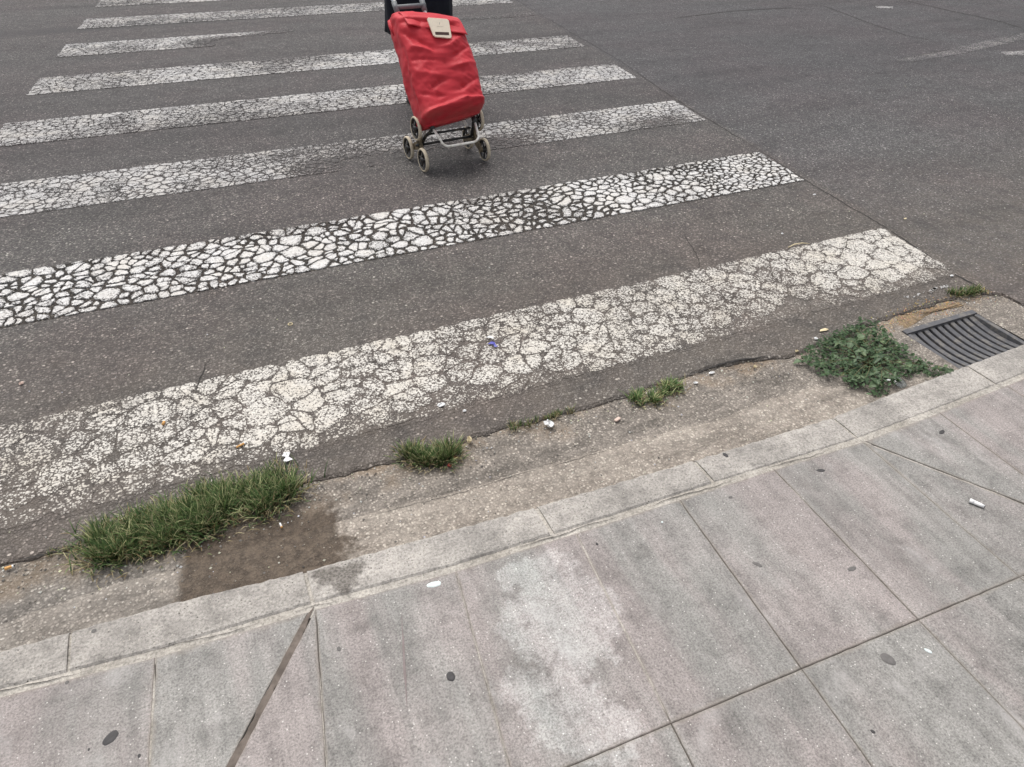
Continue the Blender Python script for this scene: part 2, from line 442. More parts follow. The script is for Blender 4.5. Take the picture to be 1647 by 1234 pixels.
def mat_plain(name, col, rough=.6, var=.15, scale=40, bump=.2, spec=.4, metal=0.0, dirt=None, dsc=25):
    m, g = material(name); P = g.objc()
    n = g.noise(P, scale, 4, .6)
    c = g.mix(1, (*col, 1), g.ramp(n, [(.25, 1-var), (.75, 1+var)]), 'MULTIPLY')
    if dirt: c = g.mix(g.sstep(g.noise(P, dsc, 4, .65), .48, .68, 0, .75), c, dirt)
    g.done(c, rough, g.bump(n, bump, .001), spec, metal); return m
def mat_tint(name, rough=.6, trans=.0, var=.2, scale=120, spec=.3):
    m, g = material(name); c = g.attr('tint', 'Color'); P = g.pos()
    c = g.mix(1, c, g.ramp(g.noise(P, scale, 3), [(.25, 1-var), (.75, 1+var)]), 'MULTIPLY')
    b = g.done(c, rough, None, spec)
    if trans:
        tr = g.new('ShaderNodeBsdfTranslucent'); g.put(tr.inputs[0], c)
        mx = g.new('ShaderNodeMixShader'); mx.inputs[0].default_value = trans
        out = [n for n in g.N if n.type == 'OUTPUT_MATERIAL'][0]
        g.L.new(b.outputs[0], mx.inputs[1]); g.L.new(tr.outputs[0], mx.inputs[2]); g.L.new(mx.outputs[0], out.inputs[0])
    return m

M = {}
M['asphalt'] = mat_asphalt()
M['paint_worn'] = mat_paint('worn_thin_paint', (.66, .63, .58), 1.0, .60, .12)
M['paint_thick'] = mat_paint('thick_cracked_paint', (.67, .66, .65), .62, .58, .16)
M['paint_far'] = mat_paint('cracked_paint', (.54, .53, .525), .75, .85, .08)
M['bed_dark'] = mat_stripe_bed('stripe_bed_dark', (.56, .54, .50))
M['bed_mid'] = mat_stripe_bed('stripe_bed', (.74, .73, .72))
M['bed_dust'] = mat_stripe_bed('stripe_bed_dusty', (1.25, 1.12, .96))
M['crack'] = mat_plain('crack_filling', (.034, .031, .029), .95, .5, 60, .5)
M['gutter'] = mat_gutter('gutter_stone', (.215, .190, .166), (.32, .284, .248), .72)
M['haunch'] = mat_gutter('gutter_concrete', (.285, .248, .213), (.385, .342, .296), .55)
M['kerb'], _ = mat_concrete('kerb_concrete', (.265, .248, .229), (.37, .345, .318), .95)
M['mortar'], _ = mat_concrete('mortar', (.31, .285, .25), (.40, .372, .335), .4)
M['bed'] = mat_plain('joint_dirt', (.125, .108, .092), .95, .4, 70, .6)
M['slab'] = mat_slab()
M['earth'] = mat_plain('earth', (.10, .08, .06), .95, .3, 5, .6)
M['leaf'] = None
M['blade'] = mat_tint('grass_blade', .55, .25, .15)
M['grit'] = mat_tint('grit_stone', .85, 0, .25, 300)

# ================================================================== SETTING
# ---- earth below everything
g_ = MB(); g_.add([(-120, -120, -.07), (120, -120, -.07), (120, 120, -.07), (-120, 120, -.07)], [(0, 1, 2, 3)])
tag(g_.build('ground', M['earth']), kind='structure')

# ---- carriageway: one asphalt sheet with a broken near edge
edge_px = [(0, 905), (60, 893), (150, 872), (250, 845), (350, 812), (430, 788), (490, 772), (560, 756), (650, 735), (700, 722), (760, 700), (870, 672), (935, 656), (1000, 637), (1060, 618), (1090, 607), (1140, 590), (1150, 588), (1200, 578), (1270, 572), (1330, 548), (1420, 512), (1500, 488), (1560, 470)]
EDGE = [(p.x, p.y) for p in (gp(*q) for q in edge_px)]
EDGE = [(-60, .7), (-20, .1), (-6, -.06), (-4.2, -.11)] + EDGE + [(.03, -.20), (.03001, -.285), (.6, -.25), (2, -.12), (5, .25), (12, 1.6), (60, 14)]
def edge_y(x): return interp(EDGE, x)
pts = []
for (a, b) in zip(EDGE, EDGE[1:]):
    L = math.dist(a, b); n = max(1, int(L/.012)) if -4.5 < a[0] < 1.5 else max(1, int(L/1.0))
    for k in range(n):
        t = k/n; x = lerp(a[0], b[0], t); y = lerp(a[1], b[1], t)
        if -4.5 < x < 1.5: y += .011*mnoise.noise(Vector((x*14, 3.1, 0))) + .007*mnoise.noise(Vector((x*55, 1.7, 0)))+rnd(-.0025, .0025)
        pts.append((x, y))
pts.append(EDGE[-1])
vs, fs = [], []
for (x, y) in pts:
    vs += [(x, y-.016, -.045), (x, y-.003, -.006), (x, y+.006, 0), (x, y+1.0, 0), (x, 110, 0)]
for i in range(len(pts)-1):
    for k in range(4):
        a = i*5+k; fs.append((a, a+5, a+6, a+1))
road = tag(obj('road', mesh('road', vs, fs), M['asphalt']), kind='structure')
road['label'] = 'worn grey asphalt carriageway under the crossing'

def ribbon(name, pxs, wd, parent, z=.0016, mat='crack', jag=.006, world=False, step=.012):
    P = [Vector((q[0], q[1], 0)) for q in pxs] if world else [gp(*q) for q in pxs]
    mid = []
    for a, b in zip(P, P[1:]):
        n = max(2, int((b-a).length/step))
        for k in range(n): mid.append(a.lerp(b, k/n))
    mid.append(P[-1]); vs = []; fs = []; off = rnd(0, 50)
    for i, p in enumerate(mid):
        t = (mid[min(i+1, len(mid)-1)]-mid[max(i-1, 0)]).normalized(); nn = Vector((-t.y, t.x, 0))
        s = i*step
        c = p + nn*(jag*1.6*mnoise.noise(Vector((s*9, off, 0)))+jag*mnoise.noise(Vector((s*40, off, 2))))
        taper = min(1, i/6, (len(mid)-1-i)/6)
        w_ = wd*max(.05, taper)*(.55+.9*abs(mnoise.noise(Vector((s*16, off, 5))))+rnd(0, .25))
        vs += [c-nn*w_, c+nn*w_]
    vs = [(v.x, v.y, z) for v in vs]
    fs = [(2*i, 2*i+1, 2*i+3, 2*i+2) for i in range(len(mid)-1)]
    return obj(name, mesh(name, vs, [f[::-1] for f in fs]), M[mat], parent)
SEAM = [(-.005, -.24), (-.02, -.03), (.062, .394), (.108, .918), (.19, 1.467), (.30, 2.45), (.48, 3.45), (.60, 4.6), (.69, 5.45), (.95, 7.6)]
ribbon('crack', SEAM[:3], .0045, road, world=True)
ribbon('crack', SEAM[2:5], .003, road, world=True)
ribbon('crack', SEAM[4:], .0026, road, world=True, step=.03)
for pxl, wd in (([(1450, 0), (1530, 18), (1600, 33), (1647, 46)], .010), ([(1325, 10), (1400, 38), (1460, 58), (1500, 66)], .006), ([(1080, 30), (1180, 18), (1270, 13), (1305, 16)], .009),
                ([(1098, 372), (1120, 410), (1127, 440)], .002), ([(340, 575), (325, 600), (315, 640)], .002)):
    ribbon('crack', pxl, wd, road, jag=.008)

# ---- zebra stripes
SW = .4265
def fracture(poly, targ, gapf, depth=0, out=None):
    """split a convex plate again and again, the way paint cracks: early cracks open wide, late ones stay hairlines"""
    if out is None: out = []
    A_ = area(poly)
    if len(poly) < 3 or A_ < 7e-5: return out
    cx = sum(p[0] for p in poly)/len(poly); cy = sum(p[1] for p in poly)/len(poly)
    if A_ < targ(cx, cy): out.append((poly, cx, cy)); return out
    sxx = sum((p[0]-cx)**2 for p in poly); syy = sum((p[1]-cy)**2 for p in poly); sxy = sum((p[0]-cx)*(p[1]-cy) for p in poly)
    th = .5*math.atan2(2*sxy, sxx-syy)+random.gauss(0, .42)       # crack across the long axis
    n_ = (math.cos(th), math.sin(th)); sp = math.sqrt(A_)*.16
    c = n_[0]*cx+n_[1]*cy+rnd(-sp, sp); g_2 = max(.0006, gapf(cx, cy)*(.45+.9*random.random()**1.5)*(1.25 if depth < 5 else .8))*.5
    for p in (clip(poly, n_, c-g_2), clip(poly, (-n_[0], -n_[1]), -c-g_2)):
        fracture(p, targ, gapf, depth+1, out)
    return out
def poisson(x0, x1, y0, y1, rfun, tries):
    P = []; cell = .08; grid = {}
    for _ in range(tries):
        x, y = rnd(x0, x1), rnd(y0, y1); r_ = rfun(x, y)
        gx, gy = int(x//cell), int(y//cell); ok = True
        for i in range(gx-2, gx+3):
            for j in range(gy-2, gy+3):
                for q in grid.get((i, j), ()):
                    if (q[0]-x)**2+(q[1]-y)**2 < (.82*(q[2]+r_))**2: ok = False; break
                if not ok: break
            if not ok: break
        if ok:
            grid.setdefault((gx, gy), []).append((x, y, r_)); P.append((x, y, r_))
    return P, grid, cell
def cells(x0, x1, y0, y1, rfun, targ, gapf):
    """crazing: uneven plates round random centres, the larger ones split again by finer cracks"""
    P, grid, cell = poisson(x0, x1, y0, y1, rfun, 9000 if rfun(0, 0) > .02 else 16000); out = []
    for (x, y, r_) in P:
        gap = gapf(x, y)*rnd(.5, 1.3)
        poly = [(x0, y0), (x1, y0), (x1, y1), (x0, y1)]
        gx, gy = int(x//cell), int(y//cell)
        nb = [q for i in range(gx-3, gx+4) for j in range(gy-3, gy+4) for q in grid.get((i, j), ()) if q[0] != x or q[1] != y]
        nb.sort(key=lambda q: (q[0]-x)**2+(q[1]-y)**2)
        for q in nb[:22]:
            dx, dy = q[0]-x, q[1]-y; d = math.hypot(dx, dy)
            n_ = (dx/d, dy/d); off = (d*d+.8*(r_*r_-q[2]*q[2]))/(2*d)-gap*.5
            poly = clip(poly, n_, n_[0]*x+n_[1]*y+off)
            if len(poly) < 3: break
        if len(poly) >= 3: fracture(poly, targ, gapf, 5, out)
    return out
def rough_poly(poly, amp, y0, y1, sub):
    """bend the straight cracks with one shared noise field, nick the corners"""
    o = []
    poly = chaikin(poly, 1, .22)
    for i in range(len(poly)):
        p, q = poly[i], poly[(i+1) % len(poly)]; n_ = max(1, int(math.dist(p, q)/sub+.5))
        if math.dist(p, q) < .0015: continue
        for k in range(n_): o.append((lerp(p[0], q[0], k/n_), lerp(p[1], q[1], k/n_)))
    def wp(x, y, k): return amp*(2.6*mnoise.noise(Vector((x*9, y*9, k)))+2.0*mnoise.noise(Vector((x*24, y*24, k+5)))+.9*mnoise.noise(Vector((x*75, y*75, k+3))))+rnd(-amp, amp)*.28
    r_ = []
    for x, y in o:
        f_ = smooth(0, .03, min(y-y0, y1-y))                     # painted borders stay straight
        r_.append((x+wp(x, y, 3), y+wp(x, y, 9)*(.18+.82*f_)))
    return r_
def flake_geo(poly, z, th, wear):
    """fan top (edge attribute 0 at the rim, 1 at the centre) and a thin side"""
    n = len(poly); cx = sum(p[0] for p in poly)/n; cy = sum(p[1] for p in poly)/n
    vs = [(x, y, z) for x, y in poly]+[(x+(cx-x)*.03, y+(cy-y)*.03, z+th) for x, y in poly]+[(cx, cy, z+th)]
    fs = [(n+i, n+(i+1) % n, 2*n) for i in range(n)]+[(i, (i+1) % n, n+(i+1) % n, n+i) for i in range(n)]
    ed = [0.0]*(2*n)+[1.0]
    return vs, fs, ed, [wear]*(2*n+1), (cx, cy)
def stripe(i, xl, xr, y0, y1, rfun, targ, gapf, wearf, bed, mat, amp, singles, label, th=.0022, bed_pad=0.0, drop=1.0, vary=0.0, sub=.013):
    # the bed sheet: what the gaps between the flakes show
    bx0, bx1, by0, by1 = xl-bed_pad, xr+bed_pad*.2, y0-bed_pad, y1+bed_pad
    B = []
    for (p, q) in (((bx0, by0), (bx1, by0)), ((bx1, by0), (bx1, by1)), ((bx1, by1), (bx0, by1)), ((bx0, by1), (bx0, by0))):
        n = max(2, int(math.dist(p, q)/.03))
        for k in range(n):
            t = k/n; x, y = lerp(p[0], q[0], t), lerp(p[1], q[1], t)
            B.append((x+.006*mnoise.noise(Vector((x*12, y*12, i))), y+.004*mnoise.noise(Vector((x*12, y*12, i+7.5)))))
    vs = [(x+SK*y, y, .0007) for x, y in B]
    st = obj('zebra_stripe', mesh('stripe_bed', vs, [tuple(range(len(vs)))]), M[bed], road)
    st['label'] = label
    cl = cells(xl, xr, y0, y1, rfun, targ, gapf)
    fl = []
    for poly, x, y in cl:
        wv = wearf(x, y)
        if wv > drop: continue
        if vary:
            ex = rnd(0, 1)**2*vary; cx_ = sum(p[0] for p in poly)/len(poly); cy_ = sum(p[1] for p in poly)/len(poly)
            rr_ = math.sqrt(area(poly))*.55+1e-6; f_ = max(.35, 1-ex/rr_)
            poly = [(cx_+(px-cx_)*f_, cy_+(py-cy_)*f_) for px, py in poly]
        poly = [(px+SK*py, min(max(py, y0-.004), y1+.004)) for px, py in rough_poly(poly, amp, y0, y1, sub)]
        if len(poly) < 3 or area(poly) < 5e-5: continue
        fl.append((poly, wv))
    if singles:
        def key(f):
            cx, cy = f[0][0]; dd = (Vector((cx, cy, 0))-CAM).length
            seen = 1 if -3.75 < cx < .4 else .05
            return -area(f[0])/dd**3*seen
        fl.sort(key=key)
    V, F, E_, Wr = [], [], [], []
    for k, (poly, wv) in enumerate(fl):
        vs, fs, ed, wr, c = flake_geo(poly, .0009, th*rnd(.8, 1.2), wv)
        if k < singles:
            vs = [(a-c[0], b-c[1], z) for a, b, z in vs]
            obj('paint_flake', mesh('flake', vs, fs, False, {'edge': ed, 'wear': wr}), M[mat], st, (c[0], c[1], 0))
        else:
            b = len(V); V += vs; F += [tuple(q+b for q in f) for f in fs]; E_ += ed; Wr += wr
    if V:
        o = obj('paint_flakes', mesh('flakes', V, F, False, {'edge': E_, 'wear': Wr}), M[mat], st)
        o['kind'] = 'stuff'
    return st
nz = lambda x, y, s, k=0: mnoise.noise(Vector((x*s, y*s, k)))
XL = -4.16
def pick(*opts):
    r_ = random.random()
    for p_, a, b in opts:
        if r_ < p_: return rnd(a, b)
        r_ -= p_
    return rnd(a, b)
# 1: nearest the kerb, thin and scoured by dust
def wear0(x, y):
    wv = .12 + .22*nz(x, y, 1.6) + .15*nz(x, y, 5, 4)
    wv += .75*smooth(.10, -.05, y)*(.5+.5*nz(x, y, 3, 8)) + .16*smooth(.36, .44, y)
    wv += .22*smooth(-1.15, -.75, x)*smooth(.18, .02, y) - .12*smooth(-.9, -.3, x)
    wv += .12*smooth(-2.9, -3.4, x)
    return max(0, wv)
stripe(0, XL, 0.0, -.02, .425, lambda x, y: rnd(.035, .07), lambda x, y: pick((.35, .003, .006), (1, .007, .02)), lambda x, y: .0028+.006*max(0, nz(x, y, 3)), wear0,
       'asphalt', 'paint_worn', .0045, 300, 'dusty worn crossing stripe nearest the kerb, scoured down to the stones', th=.0012, bed_pad=.012)
# 2: thick paint broken into cobble-like islands
def wear1(x, y): return max(0, .10+.16*nz(x, y, 2.1)+.12*nz(x, y, 9, 3)+.10*smooth(.32, .43, y-1))
stripe(1, XL, 0.0, 1.0, 1.0+SW, lambda x, y: pick((.30, .017, .028), (1, .034, .066)) if x < -.6 else pick((.35, .013, .02), (1, .022, .036)), lambda x, y: pick((.25, .001, .002), (.40, .002, .005), (1, .005, .015)) if x < -.6 else pick((.4, .0005, .0014), (1, .0014, .0036)),
       lambda x, y: .0068+.006*nz(x, y, 2.4)+.003*smooth(-2.6, -1.9, x)*smooth(-.7, -1.3, x)-.002*smooth(-.7, -.3, x), wear1, 'bed_dark', 'paint_thick', .0044, 300,
       'thick white crossing stripe broken into cobble-like paint islands', th=.0035, vary=.006, sub=.009)
# 3..9
def wear2(x, y):
    v = .14+.22*nz(x, y, 1.9)+.14*nz(x, y, 8, 3)
    v += .75*smooth(-2.75, -2.2, x)*smooth(-1.0, -1.6, x)*smooth(2.27, 2.10, y) + .25*smooth(-.75, -.4, x)*smooth(-.02, -.25, x)*smooth(2.2, 2.1, y)
    return max(0, v)
stripe(2, XL, 0.0, 2.0, 2.0+SW, lambda x, y: rnd(.02, .046), lambda x, y: pick((.4, .0007, .002), (1, .002, .006)), lambda x, y: .0036+.0036*nz(x, y, 3), wear2, 'asphalt', 'paint_far', .0028, 0,
    'third crossing stripe from the kerb, finely crazed, with bare patches where the trolley stands', drop=.80, vary=.004)
def wear3(x, y): return max(0, .16+.2*nz(x, y, 1.5)+.12*nz(x, y, 7, 3)+.25*smooth(3.05, 2.98, y)+.3*smooth(3.36, 3.44, y)*smooth(-2.2, -.9, x))
stripe(3, XL, 0.0, 3.0, 3.0+SW, lambda x, y: rnd(.024, .055), lambda x, y: pick((.4, .001, .003), (1, .003, .009)), lambda x, y: .0036+.0036*nz(x, y, 3), wear3, 'bed_mid', 'paint_far', .0028, 0,
    'fourth crossing stripe from the kerb, finely crazed')
def wear4(x, y): return max(0, .2+.2*nz(x, y, 1.4)+.12*nz(x, y, 7, 3)+.2*smooth(4.36, 4.44, y))
stripe(4, XL, 0.0, 4.0, 4.0+SW, lambda x, y: rnd(.028, .06), lambda x, y: pick((.4, .0012, .003), (1, .003, .010)), lambda x, y: .0036+.0036*nz(x, y, 3), wear4, 'bed_mid', 'paint_far', .0028, 0,
    'fifth crossing stripe from the kerb, crazed, behind the red bag')
def wear5(x, y):
    v = .2+.2*nz(x, y, 1.4)+.12*nz(x, y, 7, 3)
    v += .85*smooth(-3.45, -2.8, x)*smooth(5.38, 5.18, y) + .85*smooth(-2.9, -1.9, x)+.0*y - .68*smooth(-1.1, -.5, x)
    return max(0, v)
stripe(5, XL, 0.0, 5.0, 5.0+SW, lambda x, y: rnd(.03, .06), lambda x, y: pick((.4, .0008, .002), (1, .002, .006)), lambda x, y: .004, wear5, 'asphalt', 'paint_far', .0028, 0,
    'crossing stripe almost rubbed away in its middle', drop=.72)
for i, lb in ((6, 'second farthest crossing stripe fully in view'), (7, 'far crossing stripe near the top of the picture'), (8, 'farthest crossing stripe, cut off by the top edge'), (9, 'crossing stripe beyond the top edge')):
    stripe(i, XL, 0.0, i*1.0, i+SW, lambda x, y: rnd(.034, .065), lambda x, y: pick((.4, .001, .003), (1, .003, .008)), lambda x, y: .0045, lambda x, y: max(0, .2+.2*nz(x, y, 1.4)+.12*nz(x, y, 7, 3)), 'bed_mid', 'paint_far', .0028, 0, lb)

# ---- ghost of a lane line and scraps of old paint
def paint_scrap(name, poly_px, wear, mat='paint_worn', label=None, z=.0026):
    P = [gp(*q) for q in poly_px]; C = sum(P, Vector())/len(P)
    poly = [(p.x, p.y) for p in P]
    if area(poly) < 0: poly = poly[::-1]
    o = []
    for i in range(len(poly)):
        p, q = poly[i], poly[(i+1) % len(poly)]; n = max(1, int(math.dist(p, q)/.03))
        for k in range(n): o.append((lerp(p[0], q[0], k/n)+rnd(-.004, .004), lerp(p[1], q[1], k/n)+rnd(-.004, .004)))
    vs, fs, ed, wr, c = flake_geo(o, .0008, z-.0008, wear)
    s_ = obj(name, mesh(name, vs, fs, False, {'edge': ed, 'wear': wr}), M[mat], road)
    if label: s_['label'] = label
    return s_
paint_scrap('lane_line', [(1440, 97), (1500, 84), (1550, 74), (1600, 62), (1680, 44), (1680, 56), (1605, 74), (1560, 84), (1520, 92), (1470, 99)], .42, 'paint_far', 'faint remains of a white lane line')
paint_scrap('lane_line', [(1610, 84), (1650, 82), (1650, 89), (1618, 89)], .25, 'paint_far')
paint_scrap('lane_line', [(1408, 10), (1436, 11), (1436, 14), (1410, 13)], .2, 'paint_far')
for k in range(13):
    x_, y_ = lerp(1456, 1522, k/12)+rnd(-3, 3), lerp(479, 461, k/12)+rnd(-2, 2); r_ = rnd(1.5, 4.5)*(1.2 if k > 5 else .7)
    paint_scrap('paint_scrap', [(x_-r_, y_+rnd(0, 2)), (x_+rnd(-1, 1), y_-r_*rnd(.5, .9)), (x_+r_*1.2, y_-rnd(0, 2)), (x_+rnd(-1, 2), y_+r_*rnd(.5, 1))], rnd(0, .3), 'paint_far')

# ---- gutter: stony strip along the asphalt, pale concrete haunch along the kerb
OUTER = [(-30, 1.6), (-12, .2), (-6, -.20), (-4.2, -.345), (-3.4, -.405), (-3.05, -.424), (-2.76, -.455), (-2.17, -.490), (-1.68, -.510), (-1.2, -.522), (-.93, -.508), (-.6, -.498), (-.28, -.488), (.3, -.465), (1.2, -.39), (3, -.12), (6, .6), (12, 3), (30, 12)]
INNER = [(-30, 1.48), (-12, .08), (-6, -.32), (-4.2, -.455), (-3.38, -.503), (-3.09, -.536), (-2.77, -.553), (-2.43, -.583), (-2.19, -.592), (-1.72, -.606), (-1.2, -.628), (-.8, -.622), (-.44, -.608), (.3, -.575), (1.2, -.50), (3, -.23), (6, .48), (12, 2.86), (30, 11.8)]
oy = lambda x: interp(OUTER, x); iy = lambda x: interp(INNER, x)
h_px = [(0, 1008), (124, 963), (181, 943), (263, 922), (350, 896), (450, 868), (633, 817), (742, 791), (833, 762), (906, 744), (1033, 707), (1157, 678), (1228, 646), (1298, 626)]
HA = [(-12, .32), (-6, -.11), (-4.2, -.27)]+[(p.x, p.y) for p in (gp(*q, -.01) for q in h_px)]+[(-.93, -.42), (-.62, -.44)]
GR0, GR1 = -.549, -.195                               # grating opening in x
def strip(name, x0, x1, lo, hi, z, mat, n, skirt=0.02, jag=0.0):
    vs, fs = [], []
    for k in range(n+1):
        x = lerp(x0, x1, k/n); j = jag*(mnoise.noise(Vector((x*16, 8, 0)))+.5*mnoise.noise(Vector((x*60, 2, 0))))
        a, b = lo(x), hi(x)+j
        zz = z+.003*mnoise.noise(Vector((x*6, 4, 0)))+.004*max(0, mnoise.noise(Vector((x*2.3, 9, 0))))
        vs += [(x, a, zz)]+[(x, lerp(a, b, t), zz+.002*mnoise.noise(Vector((x*11, t*3, 2)))) for t in (.25, .5, .75)]+[(x, b-.002, zz), (x, b+.002, zz-skirt)]
    for k in range(n):
        for q in range(5):
            a = k*6+q; fs.append((a, a+6, a+7, a+1))
    return obj(name, mesh(name, vs, fs, True), M[mat])
def hay(x): return min(interp(HA, x), edge_y(x)-.02)
gut = tag(strip('gutter', -12, GR0-.012, lambda x: oy(x)-.012, lambda x: edge_y(x)+.06, -.010, 'gutter', 900), kind='structure')
gut['label'] = 'stony grey gutter strip between asphalt and kerb'
g2 = tag(strip('gutter', GR1+.012, 8, lambda x: oy(x)-.012, lambda x: edge_y(x)+.06, -.009, 'gutter', 300), kind='structure')
g3 = tag(strip('gutter', GR0-.02, GR1+.02, lambda x: -.232, lambda x: edge_y(x)+.06, -.010, 'gutter', 60), kind='structure')
ha = strip('concrete_haunch', -6, -.70, lambda x: oy(x)-.011, hay, -.0035, 'haunch', 700, .02, .006); ha.parent = gut
ha['label'] = 'pale sandy concrete band along the kerb'
ribbon('crack', [(150, 868), (100, 884), (40, 897), (0, 905)], .0025, gut, z=.0008)
ribbon('crack', [(0, 1010), (60, 988), (124, 963), (181, 944), (220, 932)], .003, gut, z=-.0032, jag=.004)
ribbon('crack', [(1100, 604), (1140, 592), (1165, 586), (1200, 577), (1240, 571)], .004, gut, z=.0008, jag=.005)
ribbon('crack', [(600, 826), (742, 791), (833, 763), (906, 744), (1000, 717)], .0007, gut, z=-.0025, jag=.004)
JN = [(x_, interp([(-3.38, -.511), (-3.09, -.545), (-2.77, -.562), (-2.43, -.590), (-2.19, -.600), (-1.72, -.615), (-1.2, -.637), (-.44, -.617)], x_)) for x_ in (-3.6, -3.3, -2.9, -2.5, -2.1, -1.7, -1.3, -.9, -.5, 0)]

# ---- kerb of stones in mortar
ZK = .03
kv, kf = [], []
xs = [-12+.1*k for k in range(201)]
for x in xs: kv += [(x, oy(x)-.012, -.05), (x, oy(x)-.010, ZK-.0045), (x, iy(x)-.034, ZK-.0030), (x, iy(x)-.034, -.05)]
for k in range(len(xs)-1):
    for q in range(3): a = k*4+q; kf.append((a+1, a+5, a+4, a))
kerb = tag(obj('kerb', mesh('kerb_mortar', kv, [f[::-1] for f in kf]), M['mortar']), kind='structure')
kerb['label'] = 'low dropped kerb of pale concrete stones'
KJ = [-3.25, -2.764, -2.18, -1.70, -1.20, -.585]
while KJ[0] > -7: KJ.insert(0, KJ[0]-.53)
while KJ[-1] < 4: KJ.append(KJ[-1]+.52)
for a, b in zip(KJ, KJ[1:]):
    jw = rnd(.003, .006); dz = rnd(-.0015, .0015)
    n = 46; sec = []
    for k in range(n+1):
        x = lerp(a+jw, b-jw, k/n); j = .004*mnoise.noise(Vector((x*33, 1, 0)))+.003*mnoise.noise(Vector((x*90, 1, 0))); j2 = .0022*mnoise.noise(Vector((x*40, 6, 0)))
        o_, i_ = oy(x)+j, iy(x)+j2; cr = .0015*mnoise.noise(Vector((x*9, 12, 0)))
        sec.append([(x, o_+.003, -.04), (x, o_, ZK-.016+dz), (x, o_-.004, ZK-.006+dz), (x, o_-.012, ZK-.001+dz+cr), (x, lerp(o_, i_, .5), ZK+.001+dz+cr), (x, i_+.006, ZK+dz), (x, i_+.001, ZK-.004+dz), (x, i_, -.02)])
    sx = -.01*1
    vs = [v for s_ in sec for v in s_]; fs = []
    for k in range(n):
        for q in range(7): p0 = k*8+q; fs.append((p0, p0+1, p0+9, p0+8))
    fs += [tuple(range(7, -1, -1)), tuple(n*8+q for q in range(8))]
    cx = (a+b)/2; cy = oy(cx)
    vs = [(x-cx, y-cy, z) for x, y, z in vs]
    obj('kerb_stone', mesh('kerb_stone', vs, [f[::-1] for f in fs], False), M['kerb'], kerb, (cx, cy, 0))

for a_, b_ in ((-3.45, -3.2), (-3.12, -2.86), (-2.82, -2.70), (-2.3, -1.98), (-1.92, -1.62), (-1.55, -1.3)):
    ribbon('crack', [(a_, interp(JN, a_)), ((a_+b_)/2, interp(JN, (a_+b_)/2)), (b_, interp(JN, b_))], .0009, kerb, z=ZK-.0008, jag=.004, world=True)

# ---- pavement slabs
pv = MB(); n = 120; vs = []; fs = []
for k in range(n+1):
    x = -12+20*k/n; vs += [(x, iy(x)-.03, ZK-.006), (x, -9, ZK-.006), (x, iy(x)-.03, -.05)]
for k in range(n):
    a = k*3; fs += [(a+1, a+4, a+3, a), (a, a+3, a+5, a+2)]
pav = tag(obj('pavement', mesh('pavement_bed', vs, fs), M['bed']), kind='structure')
pav['label'] = 'grey concrete slab pavement'
cols = [((250, 1050), (240, 1234)), ((508, 985), (525, 1234)), ((735, 925), (820, 1234)), ((930, 865), (1080, 1163)), ((1090, 800), (1290, 1076)), ((1240, 750), (1478, 997)), ((1385, 708), (1640, 928))]
CL = []
for a, b in cols:
    A, B = gp(*a, ZK), gp(*b, ZK); k = (B.x-A.x)/(B.y-A.y); CL.append((A.x-k*A.y, k))   # x = c + k*y
for k in range(9): CL.insert(0, (CL[0][0]-.325, CL[0][1]*.9))
for k in range(12): CL.append((CL[-1][0]+.318, CL[-1][1]*.9))
r1a, r1b = gp(1080, 1163, ZK), gp(1640, 928, ZK); rk = (r1b.y-r1a.y)/(r1b.x-r1a.x)
def row_y(r_, x):
    if r_ == 0: return iy(x)-.017
    return r1a.y+rk*(x-r1a.x)-.52*(r_-1)
def cornr(c, r_):
    x = CL[c][0]+CL[c][1]*-.8
    for _ in range(5): x = CL[c][0]+CL[c][1]*row_y(r_, x)
    return (x, row_y(r_, x))
DIAG = [(gp(505, 975, ZK), gp(370, 1234, ZK), .0058), (gp(1385, 708, ZK), gp(1647, 810, ZK), .003)]
def slab(poly, j):
    if area(poly) < 0: poly = poly[::-1]
    poly = inset(poly, j)
    if area(poly) < .002: return
    # walk the outline with small chips, then rings towards the middle carry the edge attribute
    o = []
    for i in range(len(poly)):
        p, q = poly[i], poly[(i+1) % len(poly)]; n_ = max(2, int(math.dist(p, q)/.02))
        for k in range(n_):
            t = k/n_; x, y = lerp(p[0], q[0], t), lerp(p[1], q[1], t)
            o.append((x+.0011*mnoise.noise(Vector((x*60, y*60, 2)))+rnd(-.0003, .0003), y+.0011*mnoise.noise(Vector((x*60, y*60, 5)))+rnd(-.0003, .0003)))
    cx = sum(p[0] for p in o)/len(o); cy = sum(p[1] for p in o)/len(o)
    sz = min(math.dist((cx, cy), p) for p in o)
    n_ = len(o); vs = []; ed = []
    tx, ty = rnd(-.0018, .0018), rnd(-.0018, .0018); dz = rnd(-.0006, .0004)
    for (f_, z, e_) in ((0, -.04, 0), (0, ZK-.0025, 0), (.0013/sz, ZK-.0005, .15), (.006/sz, ZK, .5), (.014/sz, ZK, 1), (.5, ZK, 1)):
        for x, y in o:
            X, Y = x+(cx-x)*f_-cx, y+(cy-y)*f_-cy
            vs.append((X, Y, z+dz+tx*X+ty*Y)); ed.append(e_)
    fs = []
    for r_ in range(5):
        for i in range(n_):
            k = (i+1) % n_; fs.append((r_*n_+i, r_*n_+k, (r_+1)*n_+k, (r_+1)*n_+i))
    fs.append(tuple(5*n_+i for i in range(n_)))
    obj('paving_slab', mesh('paving_slab', vs, fs, False, {'edge': ed}), M['slab'], pav, (cx, cy, 0))
